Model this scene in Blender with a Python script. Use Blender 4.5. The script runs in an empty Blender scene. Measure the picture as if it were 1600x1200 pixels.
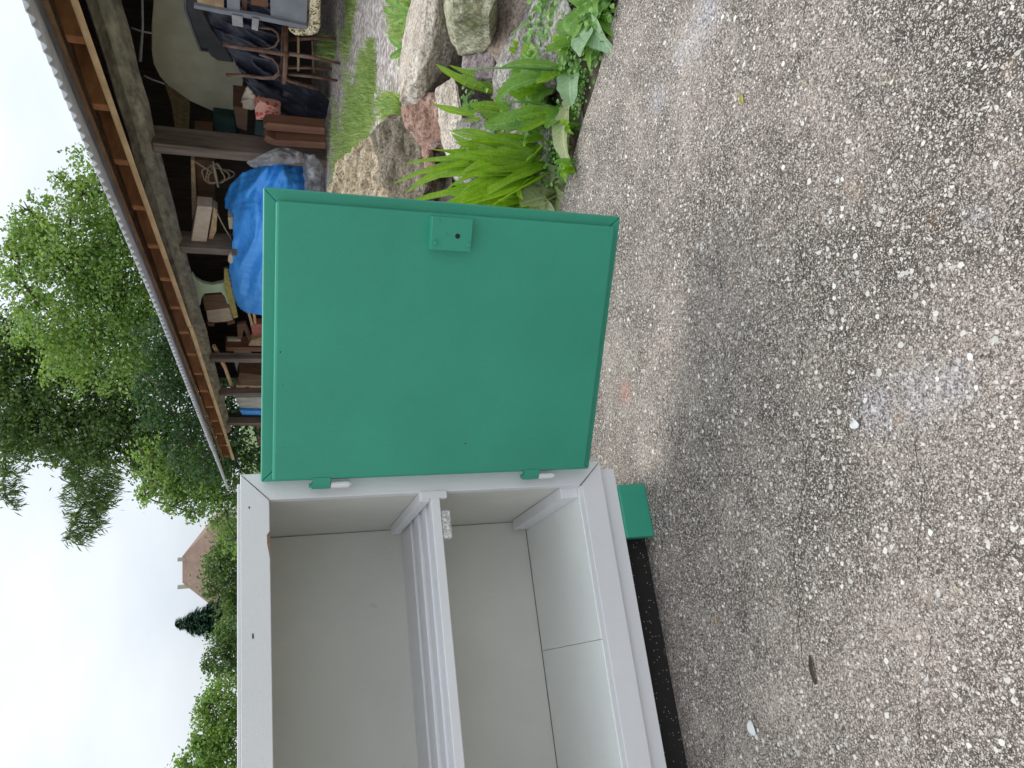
import bpy, bmesh, math, random
from mathutils import Vector, noise, Matrix, geometry
R = math.radians
random.seed(7)
SC = bpy.context.scene

# ------------------------------------------------------------------ camera (phone held on its side)
H = 0.78
PITCH = math.atan(430/1200)
cp, sp = math.cos(PITCH), math.sin(PITCH)
cd = bpy.data.cameras.new('Camera'); cam = bpy.data.objects.new('Camera', cd)
SC.collection.objects.link(cam); SC.camera = cam
cd.sensor_width = 36; cd.lens = 27; cd.clip_start = 0.02; cd.clip_end = 2000
m = Matrix(((0, 1, 0, 0), (-sp, 0, -cp, 0), (-cp, 0, sp, H), (0, 0, 0, 1)))
cam.matrix_world = m

# ------------------------------------------------------------------ world and sun (overcast)
SUN_EL, SUN_AZ = R(60), R(22)      # azimuth clockwise from +Y
wd = bpy.data.worlds.new('World'); SC.world = wd; wd.use_nodes = True
nt = wd.node_tree; nt.nodes.clear()
def WN(t): return nt.nodes.new(t)
wo = WN('ShaderNodeOutputWorld'); bg = WN('ShaderNodeBackground'); bg.inputs['Strength'].default_value = 0.09
sky = WN('ShaderNodeTexSky'); sky.sky_type = 'NISHITA'; sky.sun_disc = False
sky.sun_elevation = SUN_EL; sky.sun_rotation = SUN_AZ
tc = WN('ShaderNodeTexCoord'); mp = WN('ShaderNodeMapping'); mp.inputs['Scale'].default_value = (1, 1, 2.2)
n1 = WN('ShaderNodeTexNoise'); n1.inputs['Scale'].default_value = 2.2; n1.inputs['Detail'].default_value = 6
n1.inputs['Roughness'].default_value = 0.5
cr = WN('ShaderNodeValToRGB')
cr.color_ramp.elements[0].position = 0.34; cr.color_ramp.elements[0].color = (6.7, 7.4, 8.3, 1)
cr.color_ramp.elements[1].position = 0.62; cr.color_ramp.elements[1].color = (9.2, 9.6, 10.0, 1)
mx = WN('ShaderNodeMixRGB'); mx.inputs[0].default_value = 0.88
nt.links.new(tc.outputs['Generated'], mp.inputs[0]); nt.links.new(mp.outputs[0], n1.inputs['Vector'])
sz = WN('ShaderNodeSeparateXYZ'); nt.links.new(tc.outputs['Generated'], sz.inputs[0])      # overcast sky: brighter towards the zenith
mr = WN('ShaderNodeMapRange'); mr.inputs['From Min'].default_value = 0; mr.inputs['From Max'].default_value = 1
mr.inputs['To Min'].default_value = .76; mr.inputs['To Max'].default_value = 1.45; nt.links.new(sz.outputs[2], mr.inputs['Value'])
vm = WN('ShaderNodeVectorMath'); vm.operation = 'SCALE'; nt.links.new(cr.outputs[0], vm.inputs[0]); nt.links.new(mr.outputs[0], vm.inputs['Scale'])
nt.links.new(n1.outputs[0], cr.inputs[0]); nt.links.new(sky.outputs[0], mx.inputs[1]); nt.links.new(vm.outputs[0], mx.inputs[2])
nt.links.new(mx.outputs[0], bg.inputs[0]); nt.links.new(bg.outputs[0], wo.inputs[0])
sl = bpy.data.lights.new('Sun', 'SUN'); sl.energy = 1.0; sl.angle = R(30); sl.color = (1, 0.97, 0.92)
so = bpy.data.objects.new('Sun', sl); SC.collection.objects.link(so)
sdir = Vector((math.sin(SUN_AZ)*math.cos(SUN_EL), math.cos(SUN_AZ)*math.cos(SUN_EL), math.sin(SUN_EL)))
so.rotation_euler = sdir.to_track_quat('Z', 'Y').to_euler()
so.location = (0, 0, 20)
SC.view_settings.view_transform = 'Standard'; SC.view_settings.look = 'None'
SC.view_settings.exposure = 0.55; SC.view_settings.gamma = 1

# ------------------------------------------------------------------ geometry helpers
def ray(x, y):                       # photo pixel -> direction per metre of Y
    r = (600-y)/1200; d = (x-800)/1200
    Y = cp-d*sp; Z = -sp-d*cp
    return r/Y, Z/Y
def W(x, y, D):
    a, b = ray(x, y); return Vector((a*D, D, H+b*D))
def G(x, y, z=0.0):
    a, b = ray(x, y); D = (z-H)/b; return Vector((a*D, D, z))
# shed frame: l along the front, w into the shed, z up
SO = Vector((2.08, 7.3, 0)); SL = Vector((-.371, .9285, 0)); SW = Vector((.9285, .371, 0)); SLOPE = .0715
def S(l, w, z): 
    p = SO+SL*l+SW*w; p.z = z-SLOPE*l; return p
def SP(x, y, w):
    a, b = ray(x, y); D = (w+4.639)/(.9285*a+.371); return Vector((a*D, D, H+b*D))
def terr(X, Y):
    l = (Vector((X, Y, 0))-SO).dot(SL)
    return -SLOPE*min(max(0.0, l), 30)

def link(o): SC.collection.objects.link(o); return o
def tag(o, label=None, cat=None, group=None, kind=None):
    if label: o['label'] = label
    if cat: o['category'] = cat
    if group: o['group'] = group
    if kind: o['kind'] = kind
    return o
def empty(name, loc, label, cat, group=None):
    o = link(bpy.data.objects.new(name, None)); o.location = loc; o.empty_display_size = .05
    return tag(o, label, cat, group)
def origin(o):
    v = Vector((0, 0, 0))
    while o: v += o.location; o = o.parent
    return v

class MB:
    def __init__(s): s.v = []; s.f = []; s.uv = {}
    def add(s, vs, fs):
        b = len(s.v); s.v += [Vector(v) for v in vs]; s.f += [tuple(i+b for i in f) for f in fs]; return s
    def box(s, F, x0, x1, y0, y1, z0, z1):
        vs = [F(x, y, z) for x in (x0, x1) for y in (y0, y1) for z in (z0, z1)]
        return s.add(vs, [(0, 1, 3, 2), (4, 6, 7, 5), (0, 4, 5, 1), (2, 3, 7, 6), (0, 2, 6, 4), (1, 5, 7, 3)])
    def prism(s, poly, vec):
        n = len(poly); vec = Vector(vec)
        vs = [Vector(p) for p in poly]+[Vector(p)+vec for p in poly]
        return s.add(vs, [tuple(range(n)), tuple(range(2*n-1, n-1, -1))]+[(i, i+n, (i+1) % n+n, (i+1) % n) for i in range(n)])
    def tube(s, pts, rad, n=8):
        pts = [Vector(p) for p in pts]; k = len(pts)
        if not hasattr(rad, '__len__'): rad = [rad]*k
        base = len(s.v); a = None
        for i, p in enumerate(pts):
            t = (pts[min(i+1, k-1)]-pts[max(i-1, 0)]).normalized()
            if a is None:
                a = t.orthogonal().normalized()
            else:
                a = (a-t*a.dot(t)); a = a.normalized() if a.length > 1e-6 else t.orthogonal().normalized()
            b = t.cross(a)
            for j in range(n):
                an = 2*math.pi*j/n
                s.v.append(p+(a*math.cos(an)+b*math.sin(an))*rad[i])
        for i in range(k-1):
            for j in range(n):
                q = base+i*n
                s.f.append((q+j, q+(j+1) % n, q+n+(j+1) % n, q+n+j))
        s.f.append(tuple(base+j for j in reversed(range(n)))); s.f.append(tuple(base+(k-1)*n+j for j in range(n)))
        return s
    def build(s, name, mat, parent=None, smooth=False, bevel=0, seg=2, solid=0):
        me = bpy.data.meshes.new(name); off = origin(parent) if parent else Vector((0, 0, 0))
        if not parent and s.v:
            off = sum(s.v, Vector())/len(s.v); off.z = min(v.z for v in s.v)
        me.from_pydata([v-off for v in s.v], [], s.f); me.update()
        if len(s.f) < 20000:
            bm = bmesh.new(); bm.from_mesh(me); bmesh.ops.recalc_face_normals(bm, faces=bm.faces); bm.to_mesh(me); bm.free()
        me.materials.append(mat)
        if s.uv:
            ul = me.uv_layers.new(name='UVMap')
            for lp in me.loops: ul.data[lp.index].uv = s.uv.get(lp.vertex_index, (.5, 0))
        if smooth: me.polygons.foreach_set('use_smooth', [True]*len(me.polygons))
        o = link(bpy.data.objects.new(name, me))
        if parent: o.parent = parent
        else: o.location = off
        if solid:
            q = o.modifiers.new('s', 'SOLIDIFY'); q.thickness = solid; q.offset = 0
        if bevel:
            q = o.modifiers.new('b', 'BEVEL'); q.width = bevel; q.segments = seg; q.limit_method = 'ANGLE'; q.angle_limit = R(40)
            q.harden_normals = False
        return o

# ------------------------------------------------------------------ materials
def new_mat(name):
    mt = bpy.data.materials.new(name); mt.use_nodes = True
    t = mt.node_tree; p = t.nodes['Principled BSDF']; return mt, t, p
def nd(t, kind, **kw):
    n = t.nodes.new(kind)
    for k, v in kw.items():
        if k in n.inputs: n.inputs[k].default_value = v
        else: setattr(n, k, v)
    return n
def ramp(t, src, stops):
    r = t.nodes.new('ShaderNodeValToRGB'); e = r.color_ramp.elements
    while len(e) < len(stops): e.new(0.5)
    for i, (p, c) in enumerate(stops):
        e[i].position = p; e[i].color = (*c, 1) if len(c) == 3 else c
    t.links.new(src, r.inputs[0]); return r.outputs[0]
def mixc(t, f, a, b, mode='MIX'):
    m_ = t.nodes.new('ShaderNodeMixRGB'); m_.blend_type = mode
    for i, s in enumerate((f, a, b)):
        if isinstance(s, (int, float)): m_.inputs[i].default_value = s if i == 0 else (s, s, s, 1)
        elif isinstance(s, tuple): m_.inputs[i].default_value = (*s, 1)
        else: t.links.new(s, m_.inputs[i])
    return m_.outputs[0]
def math_(t, op, a, b=None, c=None, clamp=False):
    n = t.nodes.new('ShaderNodeMath'); n.operation = op; n.use_clamp = clamp
    for i, s in enumerate((a, b, c)):
        if s is None: continue
        if isinstance(s, (int, float)): n.inputs[i].default_value = s
        else: t.links.new(s, n.inputs[i])
    return n.outputs[0]
def coords(t, scale=(1, 1, 1), rot=(0, 0, 0)):
    c = t.nodes.new('ShaderNodeTexCoord'); mpp = t.nodes.new('ShaderNodeMapping')
    mpp.inputs['Scale'].default_value = scale; mpp.inputs['Rotation'].default_value = rot
    t.links.new(c.outputs['Object'], mpp.inputs[0]); return mpp.outputs[0]
def tnoise(t, vec, scale, detail=4, rough=.55):
    n = nd(t, 'ShaderNodeTexNoise', Scale=scale, Detail=detail, Roughness=rough); t.links.new(vec, n.inputs['Vector']); return n.outputs[0]
def bump(t, p, h, strength=.3, dist=.01):
    b = nd(t, 'ShaderNodeBump', Strength=strength, Distance=dist); t.links.new(h, b.inputs['Height']); t.links.new(b.outputs[0], p.inputs['Normal'])

def simple(name, c1, c2=None, scale=8, rough=.6, bstr=.2, bd=.005, aniso=(1, 1, 1), metal=0, detail=5):
    mt, t, p = new_mat(name); v = coords(t, aniso); n = tnoise(t, v, scale, detail)
    c2 = c2 or tuple(x*.75 for x in c1)
    t.links.new(ramp(t, n, [(.32, c2), (.66, c1)]), p.inputs['Base Color'])
    p.inputs['Roughness'].default_value = rough; p.inputs['Metallic'].default_value = metal
    if bstr: bump(t, p, n, bstr, bd)
    return mt

def paint(name, col, rough, var=.06, dirt=None, bs=.12):
    mt, t, p = new_mat(name)
    v = coords(t, (1, 1, .25)); v0 = coords(t)
    n = tnoise(t, v, 90, 4, .6); big = tnoise(t, v0, 5, 4)
    fine = tnoise(t, v0, 320, 2)
    c = ramp(t, big, [(.3, tuple(x*(1-var) for x in col)), (.7, tuple(min(1, x*(1+var*.4)) for x in col))])
    if dirt:
        k = tnoise(t, v0, 26, 6, .7); k = ramp(t, k, [(.66, (0, 0, 0)), (.76, (1, 1, 1))])
        c = mixc(t, math_(t, 'MULTIPLY', k, .25), c, dirt)
    t.links.new(c, p.inputs['Base Color'])
    t.links.new(ramp(t, n, [(.3, (rough*.85,)*3), (.7, (min(1, rough*1.2),)*3)]), p.inputs['Roughness'])
    h = math_(t, 'ADD', n, math_(t, 'MULTIPLY', fine, .5)); h = math_(t, 'ADD', h, math_(t, 'MULTIPLY', big, 2))
    bump(t, p, h, bs, .002)
    return mt
M = {}
M['white'] = paint('white_paint', (.75, .745, .755), .40, .05, (.42, .38, .33), .35)
M['green'] = paint('green_paint', (.038, .320, .208), .42, .10, None, .3)
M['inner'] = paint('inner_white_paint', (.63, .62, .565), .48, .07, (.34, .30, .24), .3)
M['flaky'] = simple('flaky_white', (.85, .84, .82), (.25, .23, .22), 170, .7, .35, .0015)
M['floorp'] = paint('floor_white_paint', (.86, .87, .83), .40, .05, (.42, .40, .34), .3)
M['dark'] = simple('dark_gap', (.02, .018, .015), rough=.9, bstr=0)
M['knot'] = simple('bare_wood', (.28, .15, .06), (.12, .06, .03), 60, .8)
M['rust'] = simple('rusty_metal', (.22, .13, .08), (.05, .04, .03), 120, .6, .3, .002)

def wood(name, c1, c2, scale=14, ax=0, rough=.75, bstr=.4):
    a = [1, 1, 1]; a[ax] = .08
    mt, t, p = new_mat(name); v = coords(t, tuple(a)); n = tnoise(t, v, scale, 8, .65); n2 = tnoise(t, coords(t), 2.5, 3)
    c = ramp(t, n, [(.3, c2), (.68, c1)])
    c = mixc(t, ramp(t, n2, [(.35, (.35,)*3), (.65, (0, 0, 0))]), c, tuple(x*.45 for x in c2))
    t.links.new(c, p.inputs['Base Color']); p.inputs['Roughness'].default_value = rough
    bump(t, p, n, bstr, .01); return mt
# shed timber: grain along the shed -> rotate in object space is near enough
M['beam'] = wood('weathered_beam', (.36, .33, .24), (.07, .06, .04), 16, 1)
M['rafter'] = wood('orange_rafter', (.50, .22, .09), (.27, .105, .04), 12, 0)
M['lath'] = wood('tan_lath', (.74, .52, .30), (.48, .31, .16), 14, 1)
M['batten'] = wood('brown_batten', (.30, .17, .08), (.15, .08, .04), 14, 1)
M['post'] = wood('old_post', (.24, .19, .16), (.07, .045, .03), 18, 2)
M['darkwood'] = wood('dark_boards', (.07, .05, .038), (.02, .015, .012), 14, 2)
M['brown'] = wood('brown_wood', (.20, .10, .055), (.08, .04, .02), 16, 2)
M['redwood'] = wood('reddish_plank', (.26, .12, .065), (.13, .055, .03), 18, 2)
M['chairwood'] = simple('polished_brown', (.17, .085, .055), (.07, .035, .025), 30, .35, .1)
M['card'] = simple('cardboard', (.52, .42, .33), (.40, .31, .23), 12, .85)
M['tan'] = simple('tan_wood', (.48, .34, .2), (.3, .19, .1), 20, .7)
M['beige'] = simple('beige_board', (.54, .51, .39), (.42, .39, .28), 5, .6, .05)
M['grey'] = simple('grey_sheet', (.20, .21, .24), (.14, .15, .17), 8, .5, .1)
M['greyl'] = simple('grey_tab', (.36, .35, .36), (.22, .22, .22), 14, .7)
M['black'] = simple('black_plastic', (.03, .032, .038), (.015, .015, .018), 12, .4)
M['teal'] = simple('dark_teal', (.02, .07, .065), (.01, .035, .033), 8, .6)
M['cream'] = simple('cream_cloth', (.62, .54, .45), (.45, .38, .3), 14, .8)
M['pgreen'] = simple('pale_green_plastic', (.42, .52, .36), (.34, .43, .28), 6, .4, .05)
M['olive'] = simple('olive_strip', (.35, .30, .06), (.18, .15, .03), 20, .6)
M['rope'] = simple('rope', (.38, .30, .22), (.2, .15, .1), 90, .8)
M['redpanel'] = simple('red_panel', (.42, .13, .09), (.3, .08, .06), 10, .6)
M['offwhite'] = simple('off_white_panel', (.62, .60, .55), (.42, .40, .36), 9, .6)
M['sheet'] = simple('fibre_cement', (.50, .51, .53), (.36, .37, .38), 5, .85, .2)

def tarp(name, c1, c2, rough=.35):
    mt, t, p = new_mat(name); v = coords(t)
    n = tnoise(t, v, 9, 6, .6); f = tnoise(t, v, 40, 4)
    t.links.new(ramp(t, n, [(.35, c2), (.65, c1)]), p.inputs['Base Color'])
    p.inputs['Roughness'].default_value = rough
    h = math_(t, 'ADD', math_(t, 'MULTIPLY', n, 3), f); bump(t, p, h, .25, .03); return mt
M['bluetarp'] = tarp('blue_tarp', (.06, .38, .95), (.04, .29, .86))
M['navytarp'] = tarp('navy_tarp', (.028, .032, .055), (.012, .014, .026), .45)
def clear():
    mt, t, p = new_mat('cloudy_plastic_film'); v = coords(t); n = tnoise(t, v, 7, 3)
    t.links.new(ramp(t, n, [(.3, (.25, .25, .27)), (.7, (.5, .5, .52))]), p.inputs['Base Color'])
    p.inputs['Roughness'].default_value = .2
    t.links.new(ramp(t, n, [(.35, (.2,)*3), (.7, (.6,)*3)]), p.inputs['Alpha']); bump(t, p, n, .25, .02); return mt
M['film'] = clear()
def redpat():
    mt, t, p = new_mat('red_patterned'); v = coords(t, (1, 1, 1), (0, .5, .4))
    w = nd(t, 'ShaderNodeTexVoronoi', Scale=26.0); t.links.new(v, w.inputs['Vector'])
    t.links.new(ramp(t, w.outputs['Distance'], [(.35, (.55, .06, .06)), (.42, (.68, .34, .26))]), p.inputs['Base Color']); p.inputs['Roughness'].default_value = .7; return mt
M['redpat'] = redpat()
def flecked():
    mt, t, p = new_mat('flecked_foam'); v = coords(t)
    w = nd(t, 'ShaderNodeTexVoronoi', Scale=75.0); t.links.new(v, w.inputs['Vector'])
    t.links.new(ramp(t, w.outputs['Color'], [(.2, (.12, .08, .03)), (.45, (.55, .45, .28)), (.8, (.75, .66, .48))]), p.inputs['Base Color'])
    p.inputs['Roughness'].default_value = .9; bump(t, p, w.outputs['Distance'], .6, .01); return mt
M['foam'] = flecked()

def leafmat(name, stops, scale=.6, trans=.35, rough=.5, veins=0):
    mt, t, p = new_mat(name)
    g = t.nodes.new('ShaderNodeNewGeometry')
    n = tnoise(t, coords(t), scale, 3)
    f = math_(t, 'ADD', math_(t, 'MULTIPLY', g.outputs['Random Per Island'], .55), math_(t, 'MULTIPLY', n, .55), clamp=True)
    c = ramp(t, f, stops)
    if veins:
        u_ = t.nodes.new('ShaderNodeUVMap'); sx = t.nodes.new('ShaderNodeSeparateXYZ'); t.links.new(u_.outputs[0], sx.inputs[0])
        du = math_(t, 'ABSOLUTE', math_(t, 'SUBTRACT', sx.outputs[0], .5))
        mid = math_(t, 'LESS_THAN', du, .045)
        sv = math_(t, 'FRACT', math_(t, 'SUBTRACT', math_(t, 'MULTIPLY', sx.outputs[1], 5.0), math_(t, 'MULTIPLY', du, 3.2)))
        sv = math_(t, 'MULTIPLY', math_(t, 'LESS_THAN', sv, .16), .5) if veins == 1 else math_(t, 'MULTIPLY', math_(t, 'LESS_THAN', math_(t, 'FRACT', math_(t, 'MULTIPLY', sx.outputs[0], 8.0)), .22), .3)
        vv = math_(t, 'MAXIMUM', mid, sv)
        n9 = tnoise(t, coords(t), 160, 4, .7)
        c = mixc(t, ramp(t, n9, [(.35, (.45,)*3), (.6, (0, 0, 0))]), c, mixc(t, 1.0, c, (.45, .5, .35), 'MULTIPLY'))
        c = mixc(t, math_(t, 'MULTIPLY', vv, .6), c, mixc(t, 1.0, c, (1.9, 1.6, 1.9), 'MULTIPLY'))
        bump(t, p, math_(t, 'ADD', vv, n9), .5, .0015)
    t.links.new(c, p.inputs['Base Color']); p.inputs['Roughness'].default_value = rough
    tr = t.nodes.new('ShaderNodeBsdfTranslucent'); t.links.new(mixc(t, 1.0, c, (1.25, 1.35, .6), 'MULTIPLY'), tr.inputs[0])
    ms = t.nodes.new('ShaderNodeMixShader'); ms.inputs[0].default_value = trans
    t.links.new(p.outputs[0], ms.inputs[1]); t.links.new(tr.outputs[0], ms.inputs[2]); t.links.new(ms.outputs[0], t.nodes['Material Output'].inputs[0])
    return mt
M['leafA'] = leafmat('bright_foliage', [(.15, (.08, .15, .04)), (.5, (.19, .31, .075)), (.9, (.37, .49, .15))])
M['leafB'] = leafmat('mid_foliage', [(.15, (.035, .075, .025)), (.5, (.095, .165, .05)), (.9, (.21, .29, .09))])
M['leafC'] = leafmat('dark_foliage', [(.15, (0.018, 0.049, 0.018)), (.5, (0.038, 0.091, 0.028)), (.9, (0.090, 0.168, 0.049))])
M['leafS'] = leafmat('blue_green_needles', [(.15, (0.019, 0.053, 0.035)), (.5, (0.040, 0.098, 0.064)), (.9, (0.096, 0.180, 0.112))], trans=.1)
M['bark'] = wood('bark', (.16, .13, .10), (.05, .04, .03), 10, 2, .9)
M['blade'] = leafmat('strap_leaf', [(.15, (0.105, 0.230, 0.011)), (.5, (0.210, 0.392, 0.022)), (.9, (0.390, 0.567, 0.055))], 20, .4, .35, 2)
M['dand'] = leafmat('dandelion_leaf', [(.15, (0.075, 0.189, 0.033)), (.5, (0.165, 0.338, 0.055)), (.9, (0.300, 0.486, 0.099))], 20, .35, .4, 1)
M['pale'] = leafmat('pale_leaf_underside', [(.15, (0.156, 0.276, 0.138)), (.5, (0.264, 0.414, 0.230)), (.9, (0.384, 0.529, 0.322))], 20, .25, .5, 1)
M['wilt'] = leafmat('wilted_leaf', [(.15, (0.175, 0.213, 0.088)), (.5, (0.300, 0.350, 0.163)), (.9, (0.475, 0.500, 0.275))], 14, .2, .6, 1)
M['chick'] = leafmat('small_round_leaves', [(.15, (0.060, 0.162, 0.033)), (.5, (0.135, 0.297, 0.055)), (.9, (0.300, 0.513, 0.132))], 20, .35, .4)
M['grass'] = leafmat('grass', [(.15, (.16, .27, .07)), (.5, (.33, .46, .14)), (.9, (.62, .68, .36))], 3, .4, .5)

def stone_mat(name, c1, c2, c3, scale=9, strat=(1, 1, 3), moss=0, bs=1.0):
    mt, t, p = new_mat(name); v = coords(t, strat, (.25, .2, 0)); v0 = coords(t)
    n = tnoise(t, v, scale, 8, .65); f = tnoise(t, v0, 95, 5, .7)
    c = ramp(t, n, [(.34, c3), (.48, c2), (.62, c1)])
    c = mixc(t, ramp(t, f, [(.38, (.75,)*3), (.56, (0, 0, 0))]), c, tuple(x*.35 for x in c3))
    vo = nd(t, 'ShaderNodeTexVoronoi', Scale=160.0); t.links.new(v0, vo.inputs['Vector'])
    c = mixc(t, ramp(t, vo.outputs['Distance'], [(.1, (.35,)*3), (.25, (0, 0, 0))]), c, tuple(min(1, x*1.5) for x in c1))
    if moss:
        k = tnoise(t, v0, 7, 6, .7); c = mixc(t, ramp(t, k, [(.5-moss*.2, (0, 0, 0)), (.62-moss*.2, (.85,)*3)]), c, (.11, .12, .03))
    t.links.new(c, p.inputs['Base Color']); p.inputs['Roughness'].default_value = .9
    bump(t, p, math_(t, 'ADD', math_(t, 'MULTIPLY', n, 2), math_(t, 'MULTIPLY', f, .6)), bs, .012); return mt
ST = dict(
 cream=stone_mat('cream_stone', (.80, .71, .59), (.66, .56, .46), (.34, .28, .21)),
 grey=stone_mat('grey_stone', (.60, .57, .51), (.36, .33, .29), (.13, .12, .10)),
 mossy=stone_mat('mossy_stone', (.66, .62, .46), (.50, .48, .32), (.24, .22, .12), moss=.15),
 brown=stone_mat('brown_stone', (.58, .46, .38), (.42, .32, .26), (.20, .14, .11)),
 purple=stone_mat('purple_stone', (.50, .42, .42), (.36, .29, .29), (.18, .14, .14)),
 red=stone_mat('red_stone', (.58, .44, .38), (.46, .27, .19), (.26, .14, .10)),
 tan=stone_mat('tan_sandstone', (.72, .60, .43), (.54, .43, .28), (.26, .19, .12)),
 olive=stone_mat('olive_boulder', (.34, .29, .21), (.22, .18, .12), (.10, .08, .05)),
)

# concrete with exposed aggregate
def concrete():
    mt, t, p = new_mat('aged_concrete')
    c0 = t.nodes.new('ShaderNodeTexCoord').outputs['Object']
    wob = nd(t, 'ShaderNodeTexNoise', Scale=90.0, Detail=4.0); t.links.new(c0, wob.inputs['Vector'])
    add = t.nodes.new('ShaderNodeVectorMath'); add.operation = 'MULTIPLY_ADD'
    t.links.new(wob.outputs['Color'], add.inputs[0]); add.inputs[1].default_value = (.0065, .0065, .0065); t.links.new(c0, add.inputs[2])
    v = add.outputs[0]
    def vor(scale):
        w = nd(t, 'ShaderNodeTexVoronoi', Scale=float(scale)); w.voronoi_dimensions = '2D'; t.links.new(v, w.inputs['Vector'])
        s_ = t.nodes.new('ShaderNodeSeparateColor'); t.links.new(w.outputs['Color'], s_.inputs[0]); return w.outputs['Distance'], s_.outputs[0], s_.outputs[1]
    stain = tnoise(t, c0, 2.6, 6, .6); stain2 = tnoise(t, c0, 9, 8, .72); fine = tnoise(t, c0, 520, 3, .8); fine2 = tnoise(t, c0, 185, 5, .75); stain3 = tnoise(t, c0, 34, 6, .75)
    # matrix
    s = math_(t, 'ADD', math_(t, 'MULTIPLY', stain, .42), math_(t, 'ADD', math_(t, 'MULTIPLY', stain2, .33), math_(t, 'MULTIPLY', stain3, .25)))
    s = math_(t, 'SUBTRACT', s, .014)
    def blob(px, py, rad, hard=.2):
        q = G(px, py); d_ = t.nodes.new('ShaderNodeVectorMath'); d_.operation = 'DISTANCE'; t.links.new(c0, d_.inputs[0]); d_.inputs[1].default_value = q
        dd = math_(t, 'ADD', math_(t, 'DIVIDE', d_.outputs['Value'], rad), math_(t, 'MULTIPLY', math_(t, 'SUBTRACT', stain2, .5), 1.6))
        mr = t.nodes.new('ShaderNodeMapRange'); mr.interpolation_type = 'SMOOTHSTEP'; mr.inputs['From Min'].default_value = hard; mr.inputs['From Max'].default_value = 1.25
        mr.inputs['To Min'].default_value = 1; mr.inputs['To Max'].default_value = 0; t.links.new(dd, mr.inputs['Value']); return mr.outputs[0]
    for px, py, rad, amp in ((1000, 560, .34, .035), (1470, 980, .20, .05), (1560, 620, .12, .03), (1190, 540, .16, -.012), (1160, 860, .22, -.015), (1270, 760, .10, -.02), (1120, 250, .22, -.02), (1480, 160, .12, -.03), (1330, 480, .10, -.02)):
        s = math_(t, 'ADD', s, math_(t, 'MULTIPLY', blob(px, py, rad), amp))
    base = ramp(t, s, [(.39, (.044, .037, .030)), (.46, (.092, .077, .063)), (.53, (.178, .149, .123)), (.61, (.34, .287, .24))])
    lite = ramp(t, s, [(.39, (.15, .127, .106)), (.48, (.305, .26, .221)), (.61, (.66, .56, .475))])
    c = mixc(t, ramp(t, fine2, [(.45, (0, 0, 0)), (.57, (1, 1, 1))]), base, lite)
    c = mixc(t, ramp(t, fine, [(.42, (.9,)*3), (.52, (0, 0, 0))]), c, (.055, .048, .044))
    hs = None
    for sc_, th, rlo, col in ((560, .45, .66, (.60, .53, .47)), (330, .42, .82, (.66, .59, .53)), (190, .38, .90, (.72, .66, .60)), (100, .30, .955, (.76, .72, .66)), (58, .22, .97, (.78, .75, .70))):
        d, r1, r2 = vor(sc_)
        msk = math_(t, 'MULTIPLY', math_(t, 'LESS_THAN', d, th), math_(t, 'GREATER_THAN', r1, rlo))
        tint = mixc(t, r2, tuple(x*.62 for x in col), tuple(min(1, x*1.1) for x in col))
        tint = mixc(t, math_(t, 'GREATER_THAN', r2, .97), tint, (.34, .26, .20))
        c = mixc(t, math_(t, 'MULTIPLY', msk, .9), c, tint)
        hs = msk if hs is None else math_(t, 'ADD', hs, msk)
    d, r1, r2 = vor(120)
    c = mixc(t, math_(t, 'MULTIPLY', math_(t, 'MULTIPLY', math_(t, 'LESS_THAN', d, .30), math_(t, 'LESS_THAN', r1, .04)), .6), c, (.035, .03, .028))
    # lime splashes (pale bluish) and ochre stains
    k = None
    for px, py, rad in ((1112, 25, .06), (1095, 62, .05), (1036, 155, .035), (1385, 640, .05), (1450, 612, .05), (1500, 600, .035), (1222, 965, .018), (1540, 338, .02), (1075, 80, .04)):
        q = blob(px, py, rad, .0); k = q if k is None else math_(t, 'MAXIMUM', k, q)
    k = math_(t, 'MULTIPLY', k, ramp(t, fine2, [(.45, (.0,)*3), (.58, (1, 1, 1))]))
    c = mixc(t, math_(t, 'MULTIPLY', k, .5), c, (.58, .59, .68))
    c = mixc(t, math_(t, 'MULTIPLY', blob(984, 612, .035, .0), .45), c, (.55, .20, .15))
    o = tnoise(t, coords(t, (1, 1, 1), (0, 0, 2.1)), 14, 2, .5)
    c = mixc(t, ramp(t, o, [(.70, (0, 0, 0)), (.78, (.35,)*3)]), c, (.34, .22, .12))
    # crack lines running across the yard
    sx = t.nodes.new('ShaderNodeSeparateXYZ'); t.links.new(c0, sx.inputs[0])
    for cy, k2, wid in ((.905, .045, .0010), (1.10, .06, .0008), (.70, .05, .0006)):
        wv = math_(t, 'MULTIPLY', math_(t, 'SUBTRACT', tnoise(t, coords(t, (1, .2, 1)), 6+cy*3, 6, .6), .5), k2*2)
        q = math_(t, 'ABSOLUTE', math_(t, 'SUBTRACT', math_(t, 'SUBTRACT', sx.outputs[1], wv), cy))
        g = math_(t, 'MULTIPLY', math_(t, 'LESS_THAN', q, wid), math_(t, 'GREATER_THAN', tnoise(t, coords(t, (1, .1, 1)), 5+cy, 3), .5))
        c = mixc(t, math_(t, 'MULTIPLY', g, .85), c, (.02, .018, .016)); hs = math_(t, 'SUBTRACT', hs, math_(t, 'MULTIPLY', g, 3))
    t.links.new(c, p.inputs['Base Color']); p.inputs['Roughness'].default_value = .92
    p.inputs['Specular IOR Level'].default_value = .25
    h = math_(t, 'ADD', math_(t, 'MULTIPLY', hs, .5), math_(t, 'ADD', math_(t, 'MULTIPLY', fine2, 1.4), fine)); bump(t, p, h, .45, .0022)
    return mt
M['concrete'] = concrete()
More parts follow.
